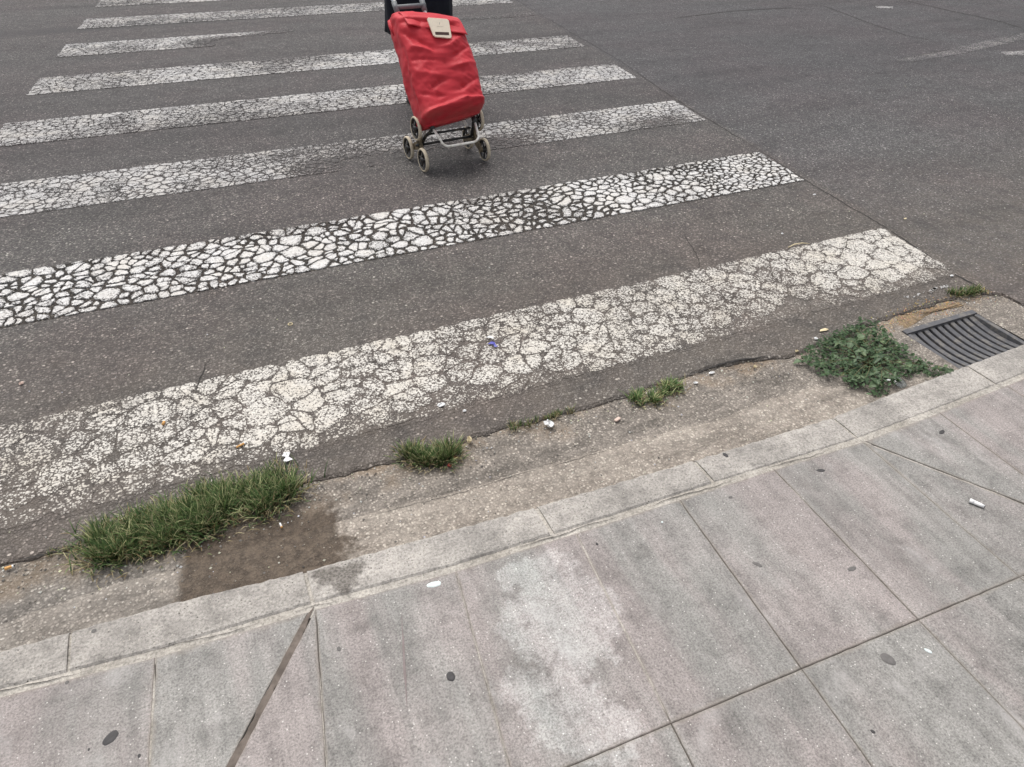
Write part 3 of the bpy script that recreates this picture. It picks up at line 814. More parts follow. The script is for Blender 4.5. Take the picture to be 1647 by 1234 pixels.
for r_ in range(6):
    for c in range(len(CL)-1):
        a, b, d, e = cornr(c, r_), cornr(c+1, r_), cornr(c+1, r_+1), cornr(c, r_+1)
        polys = [[e, d, b, a]]
        if r_ == 0:
            for A, B, gw in DIAG:
                if c not in (9, 15) and gw > .005 and c != 8: continue
                if gw < .005 and c != 15: continue
                nn = Vector((-(B-A).y, (B-A).x)).normalized(); cc = nn.dot(A.xy)
                new = []
                for P in polys:
                    p1 = clip(P, (nn.x, nn.y), cc-gw); p2 = clip(P, (-nn.x, -nn.y), -cc-gw)
                    for p in (p1, p2):
                        if len(p) > 2 and abs(area(p)) > .003: new.append(p)
                polys = new or polys
        for P in polys: slab(P, rnd(.0004, .0010))
# pale mortar squeezed into some joints
def mortar_line(a, b, wd): ribbon('joint_mortar', [(a.x, a.y), (b.x, b.y)], wd, pav, z=ZK-.0012, mat='mortar', jag=.0008, world=True, step=.01)
for c, t0, t1, wd in ((11, 0, 1, .0016), (12, .0, .98, .0024), (9, 0.05, .8, .003), (14, .1, .3, .0016), (10, .3, .95, .0012)):
    A, B = Vector(cornr(c, 0)), Vector(cornr(c, 1)); mortar_line(A.lerp(B, t0), A.lerp(B, t1), wd)
M['groove'] = mat_plain('groove_dirt', (.150, .125, .108), .95, .35, 60, .6, .2, 0, (.07, .058, .05), 30)
_a, _b = DIAG[0][0], DIAG[0][1]+(DIAG[0][1]-DIAG[0][0])*.6
ribbon('joint_dirt', [(_a.x, _a.y), (_b.x, _b.y)], .0085, pav, z=ZK-.0009, mat='groove', jag=.003, world=True, step=.008)
_w = (DIAG[1][1]-DIAG[1][0]).normalized(); _n = Vector((-_w.y, _w.x, 0))
mortar_line(DIAG[1][0]-_n*.003, DIAG[1][1]-_n*.003, .0030)

# stains and gum stuck on the slabs
M['gum'] = mat_plain('old_gum', (.050, .047, .048), .7, .25, 90, .5)
M['gum_grey'] = mat_plain('worn_gum', (.13, .122, .118), .8, .2, 90, .5)
M['white_spot'] = mat_plain('dried_white_splash', (.60, .66, .65), .7, .18, 120, .4)
M['rust'] = mat_plain('dragged_smear', (.20, .165, .16), .85, .2, 60, .2)
def blob(name, px, rx, ry, ang, mat, parent, z=ZK, th=.0007, label=None):
    c = gp(*px, z); k0 = rnd(0, 99); n = 22; P = []
    for i in range(n):
        a = 2*math.pi*i/n; f_ = 1+.16*mnoise.noise(Vector((math.cos(a)*1.3, math.sin(a)*1.3, k0)))
        x, y = rx*f_*math.cos(a), ry*f_*math.sin(a)
        P.append((x*math.cos(ang)-y*math.sin(ang), x*math.sin(ang)+y*math.cos(ang)))
    vs = [(x, y, -.0005) for x, y in P]+[(x*.9, y*.9, th) for x, y in P]+[(x*.45, y*.45, th*1.15) for x, y in P]
    fs = [(r_*n+i, r_*n+(i+1) % n, (r_+1)*n+(i+1) % n, (r_+1)*n+i) for r_ in (0, 1) for i in range(n)]+[tuple(2*n+i for i in range(n))]
    o = obj(name, mesh(name, vs, fs, True), M[mat], parent, (c.x, c.y, z+.0004))
    if label: o['label'] = label
    return o
for px, rx, ry, an, mt in (((178, 1187), .016, .011, .6, 'gum'), ((725, 1088), .0085, .011, 0, 'gum'), ((1320, 757), .013, .006, -.4, 'gum'), ((1515, 695), .013, .006, .3, 'gum'), ((1218, 908), .012, .005, -.9, 'gum_grey'),
                           ((822, 872), .016, .005, .3, 'gum_grey'), ((224, 1216), .003, .004, 0, 'gum'), ((108, 1098), .004, .004, 0, 'gum_grey'), ((545, 1044), .004, .006, 0, 'gum_grey'), ((151, 1015), .005, .005, 0, 'gum_grey'),
                           ((1167, 732), .006, .009, .2, 'gum'), ((1404, 1177), .003, .005, .5, 'gum'), ((1175, 800), .006, .004, 0, 'gum_grey'), ((1370, 915), .013, .006, 0, 'gum_grey'), ((1428, 1060), .012, .016, .4, 'gum_grey'), ((143, 1206), .002, .003, 0, 'gum'), ((960, 875), .003, .004, 0, 'gum')):
    blob('gum_spot', px, rx, ry, an, mt, pav)
blob('paint_spot', (698, 940), .017, .008, -.15, 'white_spot', pav, th=.0006, label='pale splash dried on a slab')
blob('paint_spot', (1493, 1047), .004, .008, .5, 'white_spot', pav, th=.0006)
blob('paint_spot', (1065, 840), .003, .003, .5, 'white_spot', pav, th=.0006)
A = gp(645, 985, ZK); B = gp(655, 1145, ZK)
ribbon('smear', [(A.x, A.y), (B.x, B.y)], .0022, pav, z=ZK+.0009, mat='rust', jag=.001, world=True)

# ================================================================== DRAIN GRATING
M['iron'] = mat_plain('grating_iron', (.085, .085, .092), .6, .2, 60, .35, .5, 0.0, (.17, .155, .135), 30)
M['pit'] = mat_plain('drain_pit', (.012, .011, .010), .95, .3, 20, .4)
dr = empty('drain_grate', (-.372, -.348, 0))
tag(dr, 'dark grey iron drain grating with sagging bars, set in the gutter beside the leafy weed', 'drain grate')
gx0, gx1, gy0, gy1 = -.156, .156, -.142, .142       # half sizes round the centre
zs = -.006
def sag(y): return -.030*(1-((y+.02)/.15)**2) if abs(y) < .15 else 0.0
fr = MB()
skx = lambda x, y: x+.03*y
def bar_sheet(mb, x0, x1, ys, zf, th):
    vs = []
    for y in ys:
        z = zf(y); vs += [(skx(x0, y), y, z-th), (skx(x0, y), y, z-.002), (skx(x0+.002, y), y, z), (skx(x1-.002, y), y, z), (skx(x1, y), y, z-.002), (skx(x1, y), y, z-th)]
    n = len(ys); fs = []
    for i in range(n-1):
        for k in range(6):
            l = (k+1) % 6; fs.append((i*6+k, (i+1)*6+k, (i+1)*6+l, i*6+l))
    fs += [(0, 1, 2, 3, 4, 5)[::1], tuple((n-1)*6+k for k in range(5, -1, -1))]
    mb.add(vs, [f[::-1] for f in fs])
yy = [lerp(-.135, .096, k/14) for k in range(15)]
NB = 9; pitch = (gx1-gx0)/NB
bar_sheet(fr, gx0-.03, gx1+.03, [.094, .110, .116], lambda y: zs, .03); fr.build('frame_rail', M['iron'], dr)
fr = MB(); bar_sheet(fr, gx0-.03, gx1+.03, [-.156, -.142, -.130], lambda y: zs-.004, .03); fr.build('frame_rail', M['iron'], dr)
for xa, xb in ((gx0-.031, gx0-.0125), (gx1+.0125, gx1+.031)):
    fr = MB(); bar_sheet(fr, xa, xb, [-.1295, 0, .0915], lambda y: zs-.004, .03); fr.build('frame_rail', M['iron'], dr)
for k in range(NB+1):
    b = MB(); xc = gx0+k*pitch; hw = .0104 if 0 < k < NB else .0115
    bar_sheet(b, xc-hw, xc+hw, yy, lambda y: zs+sag(y)*.75, .009)
    b.build('bar', M['iron'], dr)
pit = MB(); pit.box((0, 0, -.24), (.19, .15, .19)); pit.f = [f for i, f in enumerate(pit.f) if i != 5]
pit = MB()
q = [(-.182, -.156), (.182, -.156), (.182, .120), (-.182, .120)]
pit.add([(*a, -.022) for a in q]+[(*a, -.40) for a in q], [(4, 5, 6, 7)]+[(i, (i+1) % 4, 4+(i+1) % 4, 4+i) for i in range(4)])
pit.build('pit', M['pit'], dr)

# ================================================================== PLANTS
def blade(mb, root, ang, L, lean, wd, col, tipc, curl=1.0, seg=4, twist=0.0):
    d = Vector((math.cos(ang), math.sin(ang), 0)); sd = Vector((-d.y, d.x, 0))
    p = Vector(root); th = lean*.35; vs = []; cc = []
    for k in range(seg+1):
        t = k/seg; w_ = wd*(1-t**1.7)*.5+.00012
        s2 = (sd*math.cos(twist*t)+Vector((0, 0, 1))*math.sin(twist*t))
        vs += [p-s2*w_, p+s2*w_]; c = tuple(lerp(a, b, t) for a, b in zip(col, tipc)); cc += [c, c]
        th2 = lean*(.35+.65*curl*t)
        p = p+(d*math.sin(th2)+Vector((0, 0, 1))*math.cos(th2))*(L/seg)
    for i, v in enumerate(vs): v.z = max(v.z, -.012+.0006*(i//2))
    b = len(mb.v); mb.v += vs; mb.c += cc
    mb.f += [(b+2*i, b+2*i+1, b+2*i+3, b+2*i+2) for i in range(seg)]
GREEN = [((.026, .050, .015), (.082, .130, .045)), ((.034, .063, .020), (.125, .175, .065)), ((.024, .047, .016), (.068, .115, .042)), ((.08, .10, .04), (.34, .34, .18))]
STRAW = [((.20, .155, .075), (.42, .35, .20)), ((.16, .115, .055), (.33, .25, .125)), ((.28, .23, .13), (.50, .44, .28))]
def clump(name, label, path, half, nb, L, wd, dry, grp=None, z=-.006, lean=(.55, 1.6), wild=1.2, br=1.3):
    """tussocks strung along a path of photo pixels"""
    P = [gp(*q, z) for q in path]
    C = sum(P, Vector())/len(P)
    root = empty(name, (C.x, C.y, z)); tag(root, label, 'grass', grp)
    gm, dm = MB(), MB(); seg = [(b-a).length for a, b in zip(P, P[1:])]; tot = sum(seg)
    tus = []
    nt = max(2, int(tot/min(.045, half*.9)))
    for k in range(nt):
        s_ = tot*(k+rnd(.1, .9))/nt; i = 0
        while i < len(seg)-1 and s_ > seg[i]: s_ -= seg[i]; i += 1
        c = P[i].lerp(P[i+1], min(1, s_/seg[i]))
        tus.append((c+Vector((rnd(-.012, .012), rnd(-half*.75, half*.75), 0)), rnd(.8, 1.12)))
        for _ in range(5 if nb > 2000 else 1): tus.append((c+Vector((rnd(-.035, .035), rnd(-half*.8, half*.8), 0)), rnd(.7, 1.1)))
    for k in range(nb):
        c, sc = random.choice(tus)
        a = rnd(0, 6.283); r_ = abs(random.gauss(0, 1))*half*.42
        root_p = c+Vector((math.cos(a)*r_, math.sin(a)*r_, 0))-Vector((C.x, C.y, z))
        ou = a+random.gauss(0, wild)
        ln = lerp(lean[0], lean[1], min(1, r_/(half*.8)+rnd(-.25, .3)))
        isdry = random.random() < dry*(.25+1.5*min(1, r_/half))+ (.25*dry if root_p.y < -half*.4 else 0)
        l_ = rnd(*L)*sc*(1-.35*min(1, abs(root_p.y-(C.y*0))/(half*1.3))**2)
        if isdry: col, tp = random.choice(STRAW); blade(dm, root_p, ou, l_*rnd(.6, 1.05), ln*rnd(1.0, 1.5), wd*rnd(.6, 1), col, tp, rnd(.8, 1.4), 4, rnd(-1, 1))
        else:
            col, tp = random.choice(GREEN); f_ = rnd(.55, 1.55)*br
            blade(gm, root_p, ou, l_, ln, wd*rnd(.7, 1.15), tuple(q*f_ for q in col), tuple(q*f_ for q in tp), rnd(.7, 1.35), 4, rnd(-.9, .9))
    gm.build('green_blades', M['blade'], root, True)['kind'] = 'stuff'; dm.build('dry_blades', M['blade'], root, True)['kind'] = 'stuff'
    return root
clump('grass_clump', 'large dense clump of green grass with straw fringe in the gutter', [(172, 876), (240, 856), (320, 830), (400, 804), (458, 784)], .074, 8500, (.034, .070), .0032, .28, 'grass growing along the asphalt edge')
clump('grass_clump', 'round spiky grass tuft between paper scraps in the gutter', [(668, 738), (690, 732), (712, 726)], .050, 1300, (.034, .054), .0040, .30, 'grass growing along the asphalt edge', lean=(.3, 1.45), wild=.35)
clump('grass_clump', 'small flattened yellow-green grass tuft near the cracked asphalt edge', [(1015, 646), (1050, 634), (1085, 624)], .042, 800, (.022, .044), .0036, .34, 'grass growing along the asphalt edge', lean=(.9, 1.6), br=1.7)
clump('grass_clump', 'thin strip of low dry grass beside the white plastic scrap', [(815, 692), (850, 682), (890, 670), (920, 662)], .016, 420, (.012, .028), .0022, .5, 'grass growing along the asphalt edge', lean=(.6, 1.5), wild=1.4, br=1.3)
clump('grass_clump', 'low tuft of weeds behind the drain grating', [(1528, 474), (1550, 470), (1580, 468)], .030, 520, (.015, .035), .0040, .32, 'grass growing along the asphalt edge', z=.0, lean=(.6, 1.5), wild=1.2)
clump('grass_clump', 'sparse wisps of dead grass at the left end of the gutter crack', [(95, 888), (130, 880)], .012, 90, (.012, .03), .002, .8, 'grass growing along the asphalt edge', lean=(.6, 1.5), wild=1.4)

# ---- leafy weed: every leaf a part
def mat_leaf():
    m, g = material('weed_leaf'); P = g.objc(); o = g.orand(); x, y, z = g.xyz(P)
    c = g.ramp(o, [(0, (.050, .088, .045)), (.4, (.075, .122, .060)), (.8, (.105, .16, .080)), (.97, (.13, .18, .085)), (1, (.18, .19, .08))])
    c = g.mix(1, c, g.ramp(g.noise(P, 160, 3), [(.25, .78), (.75, 1.2)]), 'MULTIPLY')
    vein = g.math('ABSOLUTE', y); c = g.mix(g.sstep(vein, .0011, .0003, 0, .45), c, (.17, .22, .10))
    b = g.done(c, .50, g.bump(g.noise(P, 220, 2), .3, .001), .4)
    tr = g.new('ShaderNodeBsdfTranslucent'); g.put(tr.inputs[0], c)
    mx = g.new('ShaderNodeMixShader'); mx.inputs[0].default_value = .18
    out = [n for n in g.N if n.type == 'OUTPUT_MATERIAL'][0]
    g.L.new(b.outputs[0], mx.inputs[1]); g.L.new(tr.outputs[0], mx.inputs[2]); g.L.new(mx.outputs[0], out.inputs[0])
    return m
M['leaf'] = mat_leaf()
M['stem'] = mat_plain('weed_stem', (.13, .12, .055), .6, .25, 60, .2)
def leaf_mesh(wr, fold, droop):
    vs = []; n = 6
    for k in range(n+1):
        t = k/n; w_ = wr*math.sin(math.pi*min(1, t**.75*.97+.03))*(1 if t < .98 else .2)*.5
        x = t; z = -droop*t*t
        for s_ in (-1, -.5, 0, .5, 1):
            vs.append((x*.024, s_*w_*.024, (z+abs(s_)*w_*fold+.03*math.sin(t*9+s_*2))*.024))
    fs = [(k*5+q, k*5+q+1, k*5+q+6, k*5+q+5) for k in range(n) for q in range(4)]
    return mesh('weed_leaf', vs, [f[::-1] for f in fs], True)
LM = [leaf_mesh(.62, .35, .25), leaf_mesh(.5, .5, .4), leaf_mesh(.75, .25, .35), leaf_mesh(.40, .4, .15)]
for l_ in LM: l_.materials.append(M['leaf'])
def inside(pt, poly):
    x, y = pt; r_ = False
    for i in range(len(poly)):
        (a, b), (c, d) = poly[i], poly[i-1]
        if (b > y) != (d > y) and x < (c-a)*(y-b)/(d-b)+a: r_ = not r_
    return r_
WP = [(1284, 578), (1300, 556), (1330, 540), (1358, 526), (1385, 512), (1410, 516), (1422, 530), (1440, 545), (1462, 560), (1484, 578), (1510, 588), (1534, 592), (1528, 606), (1490, 604), (1452, 606), (1430, 630), (1408, 640), (1396, 628), (1366, 618), (1352, 606), (1318, 604), (1312, 590)]
wc = gp(1405, 585, -.01); weed = empty('leafy_weed', (wc.x, wc.y, -.012))
tag(weed, 'low spreading broad-leaved weed in the gutter, left of the drain grating', 'weed')
st = MB(); nl = 0; tries = 0; heads = []
while len(heads) < 58 and tries < 4000:
    tries += 1; x, y = rnd(1280, 1536), rnd(508, 642)
    if not inside((x, y), WP): continue
    z = rnd(.004, .036)*(.5+.8*smooth(90, 20, math.hypot((x-1400)*.6, y-575)))
    h_ = gp(x, y, z)
    if any((h_-q).length < .030 for q in heads): continue
    heads.append(h_)
for h_ in heads:
    e = Vector((h_.x-wc.x, h_.y-wc.y, h_.z+.012)); r0 = Vector((rnd(-.03, .03), rnd(-.03, .03), 0))
    p = [r0.lerp(e, t)+Vector((rnd(-.006, .006), rnd(-.006, .006), .014*math.sin(t*3.1))) for t in (0, .33, .66, 1)]
    st.tube(p, [.0016, .0013, .001, .0007], 5)
    for k in range(5):
        if nl >= 298: break
        a = k*2.4+rnd(-.4, .4); sc = rnd(.75, 1.5)*(1.0 if k > 1 else .8)
        base = e-(e-r0)*rnd(0, .16)
        o = bpy.data.objects.new('leaf', random.choice(LM)); COL.objects.link(o); o.parent = weed
        o.location = base+Vector((rnd(-.003, .003), rnd(-.003, .003), rnd(-.004, .004)))
        o.rotation_euler = Euler((rnd(-.5, .5), rnd(-.55, .35), a)); o.scale = (sc, sc, sc); nl += 1
st.build('stem', M['stem'], weed, True)
SL = MB()                                            # the young leaves too small to tell apart
for k in range(3800):
    x, y = rnd(1280, 1536), rnd(508, 642)
    if not inside((x, y), WP): continue
    c0 = gp(x, y, rnd(.0, .03)); L = rnd(.008, .021); R3 = Euler((rnd(-.6, .6), rnd(-.5, .5), rnd(0, 6.28))).to_matrix()
    c0 -= Vector((wc.x, wc.y, -.012)); f_ = rnd(.6, 1.3)
    SL.add([c0+R3 @ Vector(q) for q in ((0, 0, 0), (L*.5, -L*.28, L*.08), (L, 0, 0), (L*.5, L*.28, L*.08))], [(0, 1, 2, 3)], (.064*f_, .112*f_, .050*f_))
SL.build('young_leaves', M['blade'], weed)['kind'] = 'stuff'

# ================================================================== LITTER
M['paper'] = mat_plain('white_paper', (.80, .80, .80), .7, .08, 80, .3)
M['cream'] = mat_plain('yellowed_paper', (.66, .56, .36), .75, .15, 90, .3)
M['orange'] = mat_plain('filter_cork', (.62, .34, .12), .75, .25, 300, .2)
M['pinkwood'] = mat_plain('pink_plastic', (.62, .47, .40), .6, .1, 60, .2)
M['redtip'] = mat_plain('red_card', (.42, .07, .06), .7, .2, 90, .2)
M['blue'] = mat_plain('blue_foil', (.07, .07, .34), .35, .3, 90, .4)
M['ash'] = mat_plain('burnt_paper', (.03, .028, .026), .9, .3, 90, .4)
M['clear'], _g = material('clear_plastic'); _g.done((.75, .78, .76), .15, None, .5, 0.0, Transmission_Weight=.85)
M['darkprint'] = mat_plain('grey_print', (.22, .22, .23), .7, .2, 200, .1)
ZG = -.005
def crumple(name, px, size, mat, label, cat, z=0.0, flat=.45, grp=None, seed=0, rotz=0.0):
    """folded scrap: a faceted, dented sheet body"""
    c = gp(*px, z); vs, fs = [], []; n, mrows = 9, 5
    for j in range(mrows+1):
        ph = math.pi*j/mrows
        for i in range(n):
            a = 2*math.pi*i/n
            k = 1+.75*mnoise.noise(Vector((math.cos(a)*1.7+seed*3.3, math.sin(a)*1.7, ph*1.4+seed)))
            vs.append((size[0]*k*math.sin(ph)*math.cos(a), size[1]*k*math.sin(ph)*math.sin(a), flat*size[1]*(1-math.cos(ph))*.5*(1+.8*mnoise.noise(Vector((i*.9, j*1.3, seed))))*1.6))
    for j in range(mrows):
        for i in range(n): fs.append((j*n+i, j*n+(i+1) % n, (j+1)*n+(i+1) % n, (j+1)*n+i))
    zmin = min(v[2] for v in vs); vs = [(a, b, q-zmin+.0008) for a, b, q in vs]
    o = obj(name, mesh(name, vs, fs), M[mat], None, (c.x, c.y, z), (0, 0, rotz))
    return tag(o, label, cat, grp)
def butt(px, L, r_, ang, label, z=0.0, filt=.55, bend=.0, grp='cigarette ends', mt='orange'):
    c = gp(*px, z); root = empty('cigarette_end', (c.x, c.y, z), (0, 0, ang)); tag(root, label, 'cigarette end', grp)
    a, b, d = (-L/2, 0, r_*.8), (-L/2+L*filt, bend*L*.3, r_*.8), (L/2, bend*L, r_*.75)
    m1 = MB(); m1.tube([a, Vector(a).lerp(Vector(b), .5), b], [r_, r_*.95, r_*.9], 9); m1.build('filter', M[mt], root, True)
    m2 = MB(); m2.tube([b, Vector(b).lerp(Vector(d), .6), d], [r_*.88, r_*.8, r_*.65], 9); m2.build('paper', M['paper'], root, True)
    m3 = MB(); m3.tube([d, Vector(d)+Vector((.002, bend*.002, 0))], [r_*.6, r_*.4], 8); m3.build('ash', M['ash'], root, True)
    return root
butt((264, 681), .017, .0042, 1.2, 'short orange cigarette end on the worn stripe above the grass clump', 0.004, .75)
butt((388, 717), .028, .0032, .35, 'long yellowish cigarette end on the worn stripe above the grass clump', 0.004, .85)
butt((16, 914), .018, .0042, .1, 'orange cigarette end at the far left of the gutter', ZG, .8)
butt((452, 846), .017, .0030, 1.7, 'small pale cigarette end just below the grass clump', ZG, .2)
butt((1570, 811), .034, .0062, -.95, 'fat crushed white cigarette end on the right-hand slab', ZK+.002, .3, -.12, mt='paper')
# white scraps
def scrap(name, px, outline, mat, label, cat, z, lift=.006, rotz=0.0, grp=None, th=.0006):
    """a torn, creased piece of sheet"""
    c = gp(*px, z); n = len(outline)
    top = [(x, y, lift*(.5+.5*mnoise.noise(Vector((x*90, y*90, px[0]*.1))))+.0012) for x, y in outline]
    cx = sum(p[0] for p in outline)/n; cy = sum(p[1] for p in outline)/n
    mid = [(lerp(x, cx, .5), lerp(y, cy, .5), lift*(.6+.5*mnoise.noise(Vector((x*60, y*60, 4)))) + .0014) for x, y in outline]
    up = top+mid+[(cx, cy, lift*.8)]; dn = [(x, y, z_-th) for x, y, z_ in up]
    def fan(o, flip):
        f_ = [(o+i, o+(i+1) % n, o+n+(i+1) % n, o+n+i) for i in range(n)]+[(o+n+i, o+n+(i+1) % n, o+2*n) for i in range(n)]
        return [q[::-1] for q in f_] if flip else f_
    fs = fan(0, False)+fan(2*n+1, True)+[((i+1) % n, i, 2*n+1+i, 2*n+1+(i+1) % n) for i in range(n)]
    o = obj(name, mesh(name, up+dn, fs), M[mat], None, (c.x, c.y, z), (0, 0, rotz))
    return tag(o, label, cat, grp)
scrap('paper_scrap', (462, 738), [(-.004, -.016), (.014, -.015), (.005, -.002), (.012, .016), (-.003, .020), (-.012, .012), (-.002, .002), (-.013, -.012)], 'paper', 'torn white paper scrap at the top right of the big grass clump', 'paper scrap', .004, .010)
crumple('plastic_scrap', (883, 686), (.011, .014), 'paper', 'squashed white plastic scrap on the dry grass strip', 'plastic scrap', ZG, .8, seed=2, rotz=.3)
crumple('paper_wad', (710, 653), (.012, .008), 'paper', 'small white paper wad above the round grass tuft', 'paper wad', .001, .7, seed=5)
scrap('wrapper', (792, 556), [(-.014, .010), (.002, .016), (.012, .008), (.010, -.006), (.014, -.018), (.002, -.016), (.004, -.002), (-.006, .004)], 'blue', 'crumpled blue foil wrapper on the nearest stripe', 'wrapper', .004, .008)
scrap('wrapper', (787, 545), [(-.012, .004), (.004, .010), (.014, .0), (.012, -.012), (.004, -.008), (-.002, -.001)], 'paper', 'white inner wrapper piece touching the blue foil', 'wrapper', .006, .010)
# pink lozenge
c = gp(993, 675, ZG); P = []
for k in range(20):
    a = 2*math.pi*k/20; P.append((.0075*math.copysign(abs(math.cos(a))**.5, math.cos(a))*1.45, .0055*math.copysign(abs(math.sin(a))**.6, math.sin(a))))
b = MB(); b.prism(P, 0, .004, .0012)
o = b.build('plastic_tab', M['pinkwood'], None, loc=(c.x, c.y, ZG), rot=(0, 0, .35)); o.scale = (1.05, 1, 1)
tag(o, 'rounded pinkish plastic tab lying on the gutter stones', 'plastic tab')
# matchbook strip with red ends below the tuft
c = gp(728, 744, ZG); root = empty('matchbook_strip', (c.x, c.y, ZG), (0, 0, .72)); tag(root, 'cream card strip with red ends beside the round grass tuft', 'card strip')
b = MB(); b.box((0, 0, .004), (.014, .0042, .0009)); b.build('card', M['cream'], root)
for s_ in (-1, 1): b = MB(); b.box((s_*.0175, 0, .0045), (.0042, .0050, .0016)); b.build('red_end', M['redtip'], root)
b = MB(); b.tube([(-.012, -.004, .003), (.004, -.013, .002)], .0012, 6); b.build('torn_strip', M['cream'], root)
crumple('paper_wad', (755, 711), (.007, .012), 'cream', 'yellowish crumpled paper to the right of the round grass tuft', 'paper wad', ZG, .9, seed=9, rotz=-.2)
scrap('wood_chip', (1324, 532), [(-.022, -.004), (-.008, .007), (.012, .006), (.022, -.004), (.006, -.008)], 'cream', 'pale wood chip on the asphalt above the leafy weed', 'wood chip', .001, .006)
for px, sz, lb, z, sd in (((1312, 546), (.006, .007), 'tiny white pebble at the top left of the leafy weed', .002, 3), ((1281, 566), (.007, .006), 'pale pebble at the left tip of the leafy weed', -.004, 6),
                      ((1118, 617), (.008, .005), 'pale chalky stone right of the flattened grass tuft', ZG, 7), ((1144, 601), (.009, .005), 'flat white stone chip below the asphalt crack', ZG, 8), ((1214, 591), (.007, .006), 'cream stone in sandy dirt under the asphalt crack', ZG, 11),
                      ((1310, 314), (.008, .005), 'small white stone on the asphalt seam right of the second stripe', .001, 12), ((1258, 377), (.006, .005), 'small white stone on the top edge of the nearest stripe', .004, 13),
                      ((35, 618), (.007, .006), 'pinkish pebble on the asphalt at the left edge of the picture', .001, 14), ((1530, 445), (.008, .006), 'white pebble at the right tip of the nearest stripe', .001, 15), ((747, 662), (.005, .005), 'pale pebble right of the small white paper wad', .001, 16)):
    crumple('pebble', px, sz, 'pinkwood' if sd == 14 else 'cream' if sd in (6, 11) else 'paper', lb, 'pebble', z, .7, seed=sd)
# pale twig on the top edge of the nearest stripe
c = gp(1285, 394, .003); b = MB(); b.tube([gp(1268, 398, .004)-c, gp(1278, 393, .012)-c, gp(1290, 391, .010)-c, gp(1302, 392, .003)-c], [.0022, .0026, .0024, .0014], 7)
tag(b.build('twig', M['cream'], None, True, loc=c), 'pale curved twig on the top edge of the nearest stripe', 'twig')
c = gp(1455, 353, .002)
tag(scrap('dry_leaf', (1455, 353), [(-.010, -.004), (.0, .006), (.012, .004), (.004, -.006)], 'cream', 'small yellow leaf fragment on the asphalt right of the seam', 'leaf', .001, .006))
c = gp(467, 522, .0); b = MB(); b.tube([(.0075*math.cos(k*math.pi/9), .0075*math.sin(k*math.pi/9), .0018) for k in range(18)], .0016, 6, closed=True)
tag(b.build('washer_ring', M['cream'], None, True, loc=c), 'tiny pale ring on the asphalt between the two nearest stripes', 'ring')
# clear plastic lid caught under the weed
c = gp(1447, 617, -.004); b = MB(); prof = [(0.0001, .006), (.022, .006), (.024, .001), (.026, .001), (.026, .0), (.023, .0), (.021, .005), (.0001, .005)]
b.lathe(prof, Matrix.Rotation(rad(-90), 4, 'Y'), 28)
tag(b.build('plastic_disc', M['clear'], None, True, loc=(c.x, c.y, -.002), rot=(.25, .2, 0)), 'clear plastic disc against the kerb below the leafy weed', 'plastic disc')
scrap('paper_scrap', (1428, 613), [(-.012, .0), (-.004, .005), (.010, .004), (.014, -.002), (.0, -.005)], 'paper', 'white paper shred under the leafy weed by the kerb', 'paper scrap', .012, .006)

# grit: loose stones along the gutter and over the asphalt
GM = MB()
def stone(mb, p, s_, col):
    vs = [Vector((rnd(.6, 1)*a, rnd(.6, 1)*b, rnd(.5, .9)*q)) * s_ for a, b, q in ((1, 0, 0), (-1, 0, 0), (0, 1, 0), (0, -1, 0), (0, 0, 1), (0, 0, -1))]
    mb.add([p+v for v in vs], [(0, 2, 4), (2, 1, 4), (1, 3, 4), (3, 0, 4), (2, 0, 5), (1, 2, 5), (3, 1, 5), (0, 3, 5)], col)
def gcol():
    t = random.random()
    if t < .42: k = rnd(.10, .24); return (k, k*.93, k*.85)
    if t < .80: k = rnd(.28, .46); return (k, k*.90, k*.76)
    return (rnd(.5, .66),)*2+(rnd(.42, .6),)
for k in range(3600):
    x = rnd(-4.3, .6); e, o_ = edge_y(x), oy(x)
    if GR0-.02 < x < GR1+.02 and k % 8: continue
    y = e-abs(random.gauss(0, .07)) if random.random() < .62 else rnd(o_, e)
    if y < o_+.004: continue
    if GR0-.01 < x < GR1+.01 and y < -.23: continue
    onh = y < hay(x) and x < -.7
    stone(GM, Vector((x, y, -.0085 if not onh else -.003)), random.choice((.0018, .0022, .003, .003, .0045)), gcol())
for k in range(2600):
    y = -.1+abs(random.gauss(0, 1.3)); x = rnd(-4.5, 2.5)
    if y < edge_y(x)+.01: continue
    stone(GM, Vector((x, y, .0015)), random.choice((.0015, .002, .0026, .0034)), gcol())
for k in range(700):                               # sandy spill behind the grating
    p = gp(1440+abs(random.gauss(0, 38)), 0, 0); q = gp(random.gauss(1452, 22) if k % 2 else rnd(1430, 1640), 0, 0)
    x = rnd(-.62, .0); y = -.165+random.gauss(0, .022)-.03*smooth(-.45, -.62, x)
    stone(GM, Vector((x, y, -.010 if y < edge_y(x) else .002)), random.choice((.0016, .0022, .003, .004)), (rnd(.34, .58), rnd(.24, .40), rnd(.12, .24)))
tag(GM.build('grit', M['grit']), 'loose sand and small stones scattered in the gutter', 'grit', kind='stuff')
